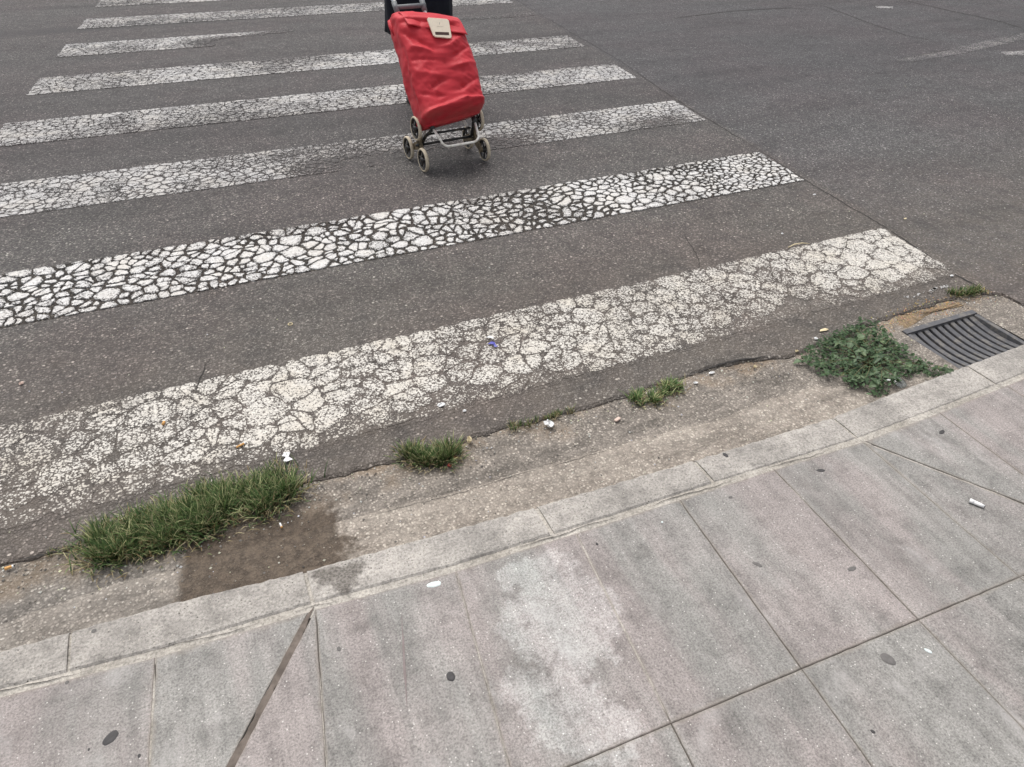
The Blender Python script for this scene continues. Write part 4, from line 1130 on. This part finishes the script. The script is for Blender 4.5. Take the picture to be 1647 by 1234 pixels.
# soil wedge behind the grating and along the edge
M['soil'] = mat_plain('sandy_soil', (.21, .155, .10), .95, .6, 160, 1.0, .2, 0, (.09, .07, .05), 45)
def soil(pxs, z, label):
    P = [gp(*q, z) for q in pxs]; C = sum(P, Vector())/len(P); o = []
    for i in range(len(P)):
        a, b = P[i], P[(i+1) % len(P)]; n_ = max(2, int((b-a).length/.012))
        for k in range(n_): q = a.lerp(b, k/n_); o.append((q.x-C.x+rnd(-.004, .004), q.y-C.y+rnd(-.004, .004)))
    n_ = len(o); vs = [(x, y, -.006) for x, y in o]+[(x*.8, y*.8, .0025+rnd(-.001, .001)) for x, y in o]+[(x*.4, y*.4, .0035+rnd(-.001, .001)) for x, y in o]+[(0, 0, .004)]
    fs = [(r_*n_+i, r_*n_+(i+1) % n_, (r_+1)*n_+(i+1) % n_, (r_+1)*n_+i) for r_ in (0, 1) for i in range(n_)]+[(2*n_+i, 2*n_+(i+1) % n_, 3*n_) for i in range(n_)]
    ob = obj('soil', mesh('soil', vs, fs, True), M['soil'], None, (C.x, C.y, z))
    return tag(ob, label, 'soil', kind='stuff')
soil([(1425, 530), (1430, 510), (1470, 502), (1530, 486), (1590, 479), (1600, 482), (1545, 488), (1485, 506), (1462, 520), (1446, 538)], -.0125, 'rusty sand spilled behind the drain grating')

# ================================================================== SHOPPING TROLLEY
def mat_bag():
    m, g = material('red_nylon'); P = g.objc(); x, y, z = g.xyz(P)
    n = g.noise(P, 9, 4, .6); wv = g.noise(P, 900, 2); cr = g.noise(g.map(P, (1, 1, 2.2), rot=(.3, .2, .5)), 16, 4, .6, .6)
    c = g.mix(g.sstep(n, .3, .7), (.47, .020, .032), (.54, .028, .042))
    low = g.sstep(z, .36, .29)                     # road dirt rubbed into the lower front
    c = g.mix(g.math('MULTIPLY', low, g.sstep(n, .42, .62, 0, .32)), c, (.27, .09, .065))
    h = g.math('MULTIPLY_ADD', wv, .12, cr)
    g.done(c, .58, g.bump(h, .3, .005), .35, 0.0, Sheen_Weight=.04); return m
M['bag'] = mat_bag()
M['bag_in'] = mat_plain('dark_lining', (.05, .01, .012), .8, .2, 40, .2)
M['steel'] = mat_plain('cream_enamel_tube', (.86, .84, .78), .3, .06, 40, .1, .5, 0, (.45, .40, .32), 30)
M['alu'] = mat_plain('grey_tube', (.46, .49, .52), .35, .15, 40, .1, .5, .6)
M['greyplastic'] = mat_plain('grey_plastic', (.16, .17, .18), .5, .2, 60, .2)
M['blackplastic'] = mat_plain('black_plastic', (.022, .022, .024), .5, .3, 60, .2, .5, 0, (.10, .085, .06), 40)
M['carrier'] = mat_plain('dusty_carrier', (.17, .135, .085), .65, .25, 50, .3, .4, 0, (.06, .05, .035), 30)
M['tyre'] = mat_plain('cream_tyre', (.54, .47, .36), .75, .25, 60, .3, .3, 0, (.24, .19, .12), 25)
M['buckle'] = mat_plain('beige_buckle', (.78, .68, .55), .5, .08, 60, .1)
M['slot'] = mat_plain('slot_dark', (.06, .03, .025), .7, .2, 60, .1)
M['bagseam'] = mat_plain('red_seam', (.40, .02, .03), .6, .2, 60, .2)
tro = empty('shopping_trolley', (-1.534, 1.845, .0045), (0, 0, rad(5)))
tag(tro, 'red cloth shopping trolley with six cream stair-climbing wheels, pulled across the crossing', 'shopping trolley')
TILT = rad(38)
V_ = Vector((0, math.sin(TILT), math.cos(TILT))); N_ = Vector((0, -math.cos(TILT), math.sin(TILT))); B0 = Vector((0, .085, .155))
def fp(u, v, n_): return B0+Vector((u, 0, 0))+V_*v+N_*n_
# wheels
for sx in (-1, 1):
    x = sx*.178
    for (y, z) in ((0, .06), (.200, .06), (.072, .200)):
        wr = empty('wheel', (x, y, z)); wr.parent = tro
        t = MB(); t.lathe([(.060, -.004), (.060, .004), (.057, .0085), (.053, .009), (.0505, .007), (.0505, -.007), (.053, -.009), (.057, -.0085)], Matrix.Identity(4), 36)
        t.build('tyre', M['tyre'], wr, True)
        r_ = MB(); r_.lathe([(.0507, -.0075), (.0507, .0075), (.0455, .007), (.0455, -.007)], Matrix.Identity(4), 36)
        r_.lathe([(.013, -.014), (.013, .014), (.0001, .014), (.0001, -.014)], Matrix.Identity(4), 16)
        for k in range(5):
            a = 2*math.pi*k/5+sx; r_.tube([(0, .010*math.cos(a), .010*math.sin(a)), (0, .044*math.cos(a), .044*math.sin(a))], .0055, 6)
        r_.build('rim', M['blackplastic'], wr, True)
    c = MB(); hub = Vector((x-sx*.020, .09, .107))
    for (y, z) in ((0, .06), (.200, .06), (.072, .200)):
        e = Vector((x-sx*.020, y, z)); d = (e-hub).normalized(); pz = d.cross(Vector((1, 0, 0))).normalized()
        vs = []
        for p, w_ in ((hub-d*.012, .026), (hub.lerp(e, .55), .017), (e, .014), (e+d*.010, .008)):
            for xo in (-.006, .006):
                for s_ in (-1, 1): vs.append(p+pz*w_*s_+Vector((xo, 0, 0)))
        fs = []
        for i in range(3):
            b = i*4; fs += [(b, b+1, b+5, b+4), (b+2, b+6, b+7, b+3), (b, b+4, b+6, b+2), (b+1, b+3, b+7, b+5)]
        fs += [(0, 2, 3, 1), (12, 13, 15, 14)]
        c.add(vs, fs)
        c.tube([e-Vector((sx*.004, 0, 0)), Vector((x+sx*.014, y, z))], .006, 8)
    c.build('wheel_carrier', M['carrier'], tro)
b = MB(); b.tube([(-.178, .09, .107), (.178, .09, .107)], .007, 10)
b.build('axle', M['blackplastic'], tro, True)
# frame tubes with the bottom shelf
b = MB()
for sx in (-1, 1): b.tube([(sx*.15, .09, .107), fp(sx*.12, .02, .0), fp(sx*.085, .12, -.004), fp(sx*.078, .60, -.004), fp(sx*.074, .70, -.004)], .0085, 10)
b.build('frame_tube', M['steel'], tro, True)
b = MB()
for sx in (-1, 1): b.tube([fp(sx*.074, .55, -.004), fp(sx*.074, .66, -.004), fp(sx*.088, .74, -.010), fp(sx*.10, .98, -.012)], .0075, 10)
b.build('handle_tube', M['alu'], tro, True)
b = MB(); b.tube([fp(-.088, .665, -.002), fp(.088, .665, -.002)], .012, 12); b.build('cross_bar', M['greyplastic'], tro, True)
for sx in (-1, 1):
    b = MB(); b.tube([fp(sx*.076, .635, -.004), fp(sx*.078, .695, -.005)], .014, 12); b.build('tube_clamp', M['greyplastic'], tro, True)
b = MB(); b.tube([fp(-.105, .985, -.012), fp(.105, .985, -.012)], .014, 12); b.build('grip', M['blackplastic'], tro, True)
b = MB()
for sx in (-1, 1): b.tube([(sx*.145, .088, .112), fp(sx*.135, -.015, .03), fp(sx*.115, -.008, .10)], .008, 8)
b.tube([fp(-.12, -.012, .04), fp(.12, -.012, .04)], .006, 8); b.build('shelf', M['blackplastic'], tro, True)
# U-shaped foot bar
path = []
hw, ln, rr = .118, .118, .038
path.append(fp(-hw-.004, .004, .105))
for k in range(7):
    a = math.pi/2*k/6; path.append(fp(-hw+.012+rr-rr*math.cos(a), -(ln-rr)-rr*math.sin(a), .115+.02))
for k in range(7):
    a = math.pi/2*(1-k/6); path.append(fp(hw-.012-rr+rr*math.cos(a), -(ln-rr)-rr*math.sin(a), .115+.02))
path.append(fp(hw+.004, .004, .105))
b = MB(); b.tube(path, .0062, 10); b.build('foot_bar', M['steel'], tro, True)
for sx in (-1, 1):
    b = MB(); b.tube([fp(sx*(hw+.004), .016, .103), fp(sx*(hw+.001), -.016, .110)], .013, 10); b.build('foot_socket', M['blackplastic'], tro, True)
# bag: rounded box section swept up the frame, with creases pushed into it
def seg_d(u, v, a, b):
    ax, ay = a; bx, by = b; t = max(0, min(1, ((u-ax)*(bx-ax)+(v-ay)*(by-ay))/((bx-ax)**2+(by-ay)**2)))
    return math.hypot(u-ax-t*(bx-ax), v-ay-t*(by-ay)), t
CRE = [((-.17, .36), (-.02, .27), -.010, .016), ((-.16, .40), (.02, .40), -.007, .014), ((-.15, .30), (.03, .25), .009, .018), ((.02, .28), (.16, .36), .009, .020), ((.0, .23), (.17, .30), -.008, .014),
       ((-.10, .13), (.06, .20), -.009, .014), ((-.02, .24), (.06, .12), -.008, .012), ((.04, .20), (.17, .22), .008, .018), ((-.16, .20), (-.03, .17), .007, .02), ((-.17, .12), (-.05, .09), -.006, .012), ((.02, .10), (.16, .15), -.008, .014),
       ((-.16, .045), (.06, .062), .012, .013), ((-.12, .020), (.14, .040), -.010, .010), ((.05, .062), (.17, .050), .010, .012), ((-.16, .25), (-.06, .24), -.007, .012), ((.08, .40), (.16, .33), -.006, .014)]
def crease(u, v):
    s_ = 0; v = v*BH0/BH
    for a, b, am, wd in CRE:
        d, t = seg_d(u, v, a, b); s_ += 1.5*am*math.exp(-(d/(wd*.72))**1.6)*(1-.35*t)
    return s_+.007*mnoise.noise(Vector((u*16+v*8, v*24-u*9, 1)))+.0035*mnoise.noise(Vector((u*46+v*20, v*60, 4)))
BH, BD, BH0 = .535, .205, .46
def section(v):
    """half width and depth of the bag at height v"""
    t = v/BH
    hw_ = .176-.012*t+.010*math.sin(t*math.pi)-.018*smooth(.08, 0, t)
    if t > .86: hw_ += .004*(t-.86)/.14
    dp = BD*(.95+.10*math.sin(t*math.pi*.9))-.055*smooth(.90, 1.0, t)-.075*smooth(.085, 0, t)+.012*math.exp(-((t-.10)/.022)**2)
    return hw_, dp
nu, nv = 200, 120; vs = []; ring = []
def bag_pt(k, v):
    hw_, dp = section(v); per = k/nu*4; a = 2*math.pi*k/nu
    # superellipse in (u, n)
    ca, sa = math.cos(a), math.sin(a); e_ = .42
    u = hw_*math.copysign(abs(ca)**e_, ca); n_ = dp*.5+dp*.5*math.copysign(abs(sa)**e_, sa)
    c_ = crease(u, v)
    front = max(0, sa); sidew = abs(ca)
    nd = c_*front; ud = (.010*mnoise.noise(Vector((n_*14, v*10, 6+math.copysign(3, ca))))+.004*mnoise.noise(Vector((n_*40, v*34, 6))))*math.copysign(sidew**2, ca)
    return u+ud, n_+nd
for j in range(nv+1):
    v = BH*j/nv
    for k in range(nu):
        u, n_ = bag_pt(k, v); dv = .012*math.cos(u*9)*smooth(.95, 1, v/BH)
        vs.append(fp(u, v+dv-.17*u*smooth(.35, 1, v/BH)+.10*(u+.02)*smooth(.35, .1, v/BH), n_+.012))
        if j < 14: vs[-1] = vs[-1]+V_*(.028*(1-min(1, n_/(BD*.9)))*smooth(14, 0, j))
fs = [(j*nu+k, j*nu+(k+1) % nu, (j+1)*nu+(k+1) % nu, (j+1)*nu+k) for j in range(nv) for k in range(nu)]
cb = len(vs); vs.append(fp(0, .006, BD*.5)); ct = len(vs); vs.append(fp(0, BH-.03, BD*.4))
fs += [((k+1) % nu, k, cb) for k in range(nu)]+[(nv*nu+k, nv*nu+(k+1) % nu, ct) for k in range(nu)]
bag = obj('bag', mesh('bag', vs, fs, True), M['bag'], tro)
# flap folded over the top front
fu, fv = 26, 16; vs = []
for j in range(fv+1):
    t = j/fv
    for k in range(fu+1):
        s_ = k/fu*2-1; hw_ = .152-.004*t
        u = s_*hw_+.010
        hem = .100+.012*math.cos(s_*1.4)+.012*s_
        if t < .42:                                     # across the top, back to front
            q = t/.42; v = BH+.012*math.sin(q*math.pi*.9)+.008-.012*s_*s_; n_ = lerp(.01, section(BH)[1]+.016, q)
        else:
            q = (t-.42)/.58; v = BH+.008-.012*s_*s_-hem*q+.004*math.cos(q*3)-.004
            n_ = lerp(section(BH)[1]+.018, section(BH-.09)[1]+.021+.004*math.sin(s_*7+q*2), q**.7)
        n_ += .004*mnoise.noise(Vector((u*22, t*5, 2))); vs.append(fp(u, v-.17*u, n_))
top = len(vs); vs += [v-N_*.003-V_*.001 for v in vs]
w1 = fu+1; fs = [(j*w1+k, j*w1+k+1, (j+1)*w1+k+1, (j+1)*w1+k) for j in range(fv) for k in range(fu)]
fs2 = [tuple(q+top for q in f[::-1]) for f in fs]; rim = []
bd = [k for k in range(fu+1)]+[j*w1+fu for j in range(1, fv+1)]+[fv*w1+k for k in range(fu-1, -1, -1)]+[j*w1 for j in range(fv-1, 0, -1)]
for i in range(len(bd)): a, c_ = bd[i], bd[(i+1) % len(bd)]; rim.append((c_, a, a+top, c_+top))
flap = obj('flap', mesh('flap', vs, fs+fs2+rim, True), M['bag'], tro)
# left gusset fold beside the flap
b = MB(); b.tube([fp(-.170, BH-.060, .10), fp(-.172, BH-.012, .09), fp(-.164, BH+.020, .075), fp(-.14, BH+.030, .07)], [.006, .011, .012, .007], 8); b.build('gusset', M['bag'], bag, True)
# buckle plate: rounded trapezoid with a slot
MBK = Matrix((Vector((1, 0, 0)).to_4d(), V_.to_4d(), N_.to_4d(), Vector((0, 0, 0, 1)))).transposed()
def plate(name, poly, n0, n1, mat, parent, cu, cv, rot=0.0):
    b = MB(); P = [(x*math.cos(rot)-y*math.sin(rot), x*math.sin(rot)+y*math.cos(rot)) for x, y in poly]
    b.prism(P, 0, n1-n0, .0015); b.v = [fp(cu+v.x, cv+v.y, n0+v.z) for v in b.v]
    return b.build(name, M[mat], parent)
nb = section(BH-.10)[1]+.024
tr_ = chaikin([(-.048, .040), (-.040, -.040), (-.031, -.047), (.040, -.047), (.047, -.040), (.056, .038)][::1], 1, .2)
PT = [(-.060, .050), (-.040, -.044), (.054, -.050), (.054, .046)][::1]
PT = chaikin(PT, 2, .08)
bk = plate('buckle', PT, nb, nb+.007, 'buckle', tro, .016, BH-.112, -.12)
plate('slot', [(-.036, -.008), (.038, -.008), (.038, .008), (-.036, .008)], nb+.0062, nb+.0078, 'slot', bk, .0175, BH-.140, -.12)
plate('emblem', [(-.004, -.007), (.0, -.007), (.005, .007), (.001, .007)], nb+.0066, nb+.0074, 'greyplastic', bk, .020, BH-.090, -.12)
plate('emblem', [(-.018, -.0011), (.018, -.0011), (.018, .0011), (-.018, .0011)], nb+.0066, nb+.0073, 'carrier', bk, .018, BH-.106, -.12)

# ================================================================== PERSON
M['skin'] = mat_plain('skin', (.52, .33, .25), .55, .06, 30, .1)
M['navy'] = mat_plain('navy_cloth', (.012, .013, .020), .85, .25, 50, .4, .2)
M['black'] = mat_plain('black_cloth', (.008, .008, .009), .85, .25, 50, .4, .2)
M['shoe'] = mat_plain('black_shoe', (.015, .014, .014), .5, .2, 50, .2)
M['hair'] = mat_plain('dark_hair', (.035, .022, .016), .6, .35, 90, .6)
px0, py0 = -1.355, 2.86
per = empty('person', (px0, py0, 0), (0, 0, rad(4)))
tag(per, 'person in a dark knee-length coat walking away, pulling the red trolley', 'person')
def skin_mesh(name, verts, edges, radii, mat, parent, root=0, sub=2):
    me = bpy.data.meshes.new(name); me.from_pydata(verts, edges, [])
    o = obj(name, me, mat, parent); sk = o.modifiers.new('skin', 'SKIN'); sk.use_smooth_shade = True
    if not me.skin_vertices: me.skin_vertices.new(name='sk')
    for i, r_ in enumerate(radii):
        d = me.skin_vertices[0].data[i]; d.radius = r_ if isinstance(r_, tuple) else (r_, r_); d.use_root = (i == root)
    sb = o.modifiers.new('sub', 'SUBSURF'); sb.levels = sub; sb.render_levels = sub
    return o
# x right, y forward (walking), z up; left hand trails behind on the grip
hand = Vector((tro.location.x, tro.location.y, tro.location.z))+Matrix.Rotation(rad(5), 3, 'Z') @ fp(-.0, .985, -.012)
hl = Matrix.Rotation(rad(-4), 3, 'Z') @ (hand-Vector((px0, py0, 0)))
bv = [(0, 0, .93), (0, .01, 1.06), (0, .02, 1.22), (0, .02, 1.36), (0, .03, 1.44), (0, .045, 1.52), (0, .055, 1.60), (0, .05, 1.655),      # 0-7 pelvis..crown
      (-.085, 0, .90), (-.055, .08, .50), (-.035, -.02, .12), (-.035, .06, .045), (-.035, .16, .03),                                            # 8-12 left leg (forward)
      (.085, 0, .90), (.075, .02, .50), (.065, -.14, .15), (.065, -.10, .06), (.065, .0, .03),                                               # 13-17 right leg (behind)
      (-.16, .02, 1.37), (-.205, -.04, 1.12), (hl.x+.005, hl.y+.075, hl.z+.035), (hl.x, hl.y+.015, hl.z+.012),                               # 18-21 left arm
      (.16, .02, 1.37), (.205, .0, 1.11), (.20, .12, .90), (.195, .17, .83)]                                                                # 22-25 right arm
be = [(0, 1), (1, 2), (2, 3), (3, 4), (4, 5), (5, 6), (6, 7), (0, 8), (8, 9), (9, 10), (10, 11), (11, 12), (0, 13), (13, 14), (14, 15), (15, 16), (16, 17),
      (3, 18), (18, 19), (19, 20), (20, 21), (3, 22), (22, 23), (23, 24), (24, 25)]
br = [(.15, .11), (.13, .095), (.145, .10), (.12, .08), .050, .062, .082, .055, .085, .055, .038, .036, .025, .085, .055, .038, .036, .025, .052, .040, .028, .030, .052, .040, .028, .030]
skin_mesh('body', bv, be, br, M['skin'], per)
# hands: palms are on the body; fingers curl round the grip (left) or hang (right)
def fingers(base, dirv, curl, side, n=4):
    for k in range(n+1):
        if k < n:
            o = base+side*(.030-.020*k); L = (.042, .046, .044, .034)[k]
            p = [o, o+dirv*L*.5, o+dirv*L*.75+curl*L*.5, o+dirv*L*.45+curl*L*1.0, o+dirv*L*.1+curl*L*1.05]; rs = [.0095, .009, .0085, .008, .007]
        else:
            o = base+side*.036-dirv*.020; p = [o, o+side*.010+dirv*.020+curl*.012, o+dirv*.030+curl*.030, o+dirv*.030+curl*.045]; rs = [.011, .0105, .0095, .008]
        skin_mesh('finger', [tuple(q) for q in p], [(i, i+1) for i in range(len(p)-1)], rs, M['skin'], per, 0, 1)
fingers(Vector((hl.x, hl.y+.010, hl.z+.018)), Vector((0, -1, .05)), Vector((0, -.15, -1)), Vector((1, 0, 0)))
fingers(Vector((.195, .175, .815)), Vector((0, .25, -1)), Vector((-.3, -.9, -.2)), Vector((0, .25, .05)))
# coat: swept rings, flared hem at the knee, pleated
b = MB(); R_ = 44; vs = []
prof = [(.450, .208, .170, .03), (.50, .203, .168, .028), (.62, .200, .160, .022), (.76, .195, .150, .012), (.90, .188, .140, .004), (1.04, .165, .122, .01), (1.20, .185, .130, .02), (1.34, .185, .115, .02), (1.41, .11, .085, .025), (1.45, .072, .072, .03)]
for (z, a, c_, yo) in prof:
    for k in range(R_):
        t = 2*math.pi*k/R_; f_ = 1+.035*math.sin(t*9+z*5)*smooth(.95, .5, z)+.03*mnoise.noise(Vector((math.cos(t)*2, math.sin(t)*2, z*4)))
        vs.append((a*f_*math.cos(t), yo+c_*f_*math.sin(t), z+.012*mnoise.noise(Vector((math.cos(t), math.sin(t), 3)))*smooth(.53, .46, z)))
fs = [(j*R_+k, j*R_+(k+1) % R_, (j+1)*R_+(k+1) % R_, (j+1)*R_+k) for j in range(len(prof)-1) for k in range(R_)]
cm = mesh('coat', vs, fs, True); co = obj('coat', cm, M['navy'], per)
so_ = co.modifiers.new('thickness', 'SOLIDIFY'); so_.thickness = .006; so_.offset = 0
for nm, P, rs in (('sleeve', [bv[18], Vector(bv[18]).lerp(Vector(bv[19]), .5), bv[19], Vector(bv[19]).lerp(Vector(bv[20]), .5), Vector(bv[19]).lerp(Vector(bv[20]), .9)], [.068, .060, .054, .046, .042]),
                  ('sleeve', [bv[22], Vector(bv[22]).lerp(Vector(bv[23]), .5), bv[23], Vector(bv[23]).lerp(Vector(bv[24]), .5), Vector(bv[23]).lerp(Vector(bv[24]), .9)], [.068, .060, .054, .046, .042])):
    b = MB(); b.tube(P, rs, 14); b.build(nm, M['navy'], per, True)
# tights and shoes
for hip, kn, an in ((8, 9, 10), (13, 14, 15)):
    b = MB(); A, B, C_ = Vector(bv[hip]), Vector(bv[kn]), Vector(bv[an])
    b.tube([A, A.lerp(B, .6), B, B.lerp(C_, .35), B.lerp(C_, .8), C_.lerp(B, .02)], [.095, .074, .062, .062, .046, .043], 16); b.build('trouser_leg', M['black'], per, True)
for an, heel, toe, pit_ in ((10, 11, 12, 0.0), (15, 16, 17, .45)):
    b = MB(); A = Vector(bv[an]); vs = []
    d = Vector((0, math.cos(pit_), -math.sin(pit_)*.6)).normalized(); hz = .11 if pit_ else .0
    hb = Vector((A.x, A.y-.045, hz*.75))
    for t, w_, h_ in ((0, .030, .075), (.06, .036, .085), (.12, .036, .065), (.19, .042, .048), (.24, .036, .034), (.265, .018, .022)):
        o = hb+Vector((0, t, -hz*.75*min(1, t/.19)))
        for k in range(12):
            a = 2*math.pi*k/12; vs.append(o+Vector((w_*math.cos(a), 0, h_*.5+h_*.5*math.sin(a)+.002)))
    fs = [(i*12+k, i*12+(k+1) % 12, (i+1)*12+(k+1) % 12, (i+1)*12+k) for i in range(5) for k in range(12)]+[tuple(range(12)), tuple(60+k for k in range(11, -1, -1))]
    b.add(vs, [f[::-1] for f in fs]); b.build('shoe', M['shoe'], per, True)
# hair cap, ears, nose, eyes, mouth
hc = Vector((0, .052, 1.585)); b = MB(); vs = []; nr = 12; ns = 22
for j in range(nr+1):
    ph = math.pi*.70*j/nr
    for k in range(ns):
        a = 2*math.pi*k/ns; fr_ = max(0, math.sin(a)); lim = ph*(1-.42*fr_)
        r_ = 1+.05*mnoise.noise(Vector((math.cos(a)*3, math.sin(a)*3, ph*3)))
        vs.append(hc+Vector((.088*r_*math.sin(lim)*math.cos(a), .102*r_*math.sin(lim)*math.sin(a)-.006, .112*r_*math.cos(lim))))
b.add(vs, [(j*ns+k, (j+1)*ns+k, (j+1)*ns+(k+1) % ns, j*ns+(k+1) % ns) for j in range(nr) for k in range(ns)]); b.build('hair', M['hair'], per, True)
for sx in (-1, 1):
    b = MB(); b.lathe([(.0001, .012), (.018, .008), (.026, 0), (.018, -.004), (.0001, -.004)], Matrix.Translation((sx*.080, .045, 1.565)) @ Matrix.Rotation(0 if sx > 0 else math.pi, 4, 'Z'), 14); b.build('ear', M['skin'], per, True)
    b = MB(); b.lathe([(.0001, .010), (.007, .007), (.010, 0), (.007, -.007), (.0001, -.010)], Matrix.Translation((sx*.030, .124, 1.575)), 12); b.build('eye', M['paper'], per, True)
b = MB(); b.tube([(0, .125, 1.580), (0, .150, 1.548), (0, .132, 1.540)], [.008, .013, .008], 8); b.build('nose', M['skin'], per, True)
b = MB(); b.tube([(-.024, .112, 1.510), (0, .124, 1.509), (.024, .112, 1.510)], [.003, .006, .003], 8); b.build('mouth', M['redtip'], per, True)
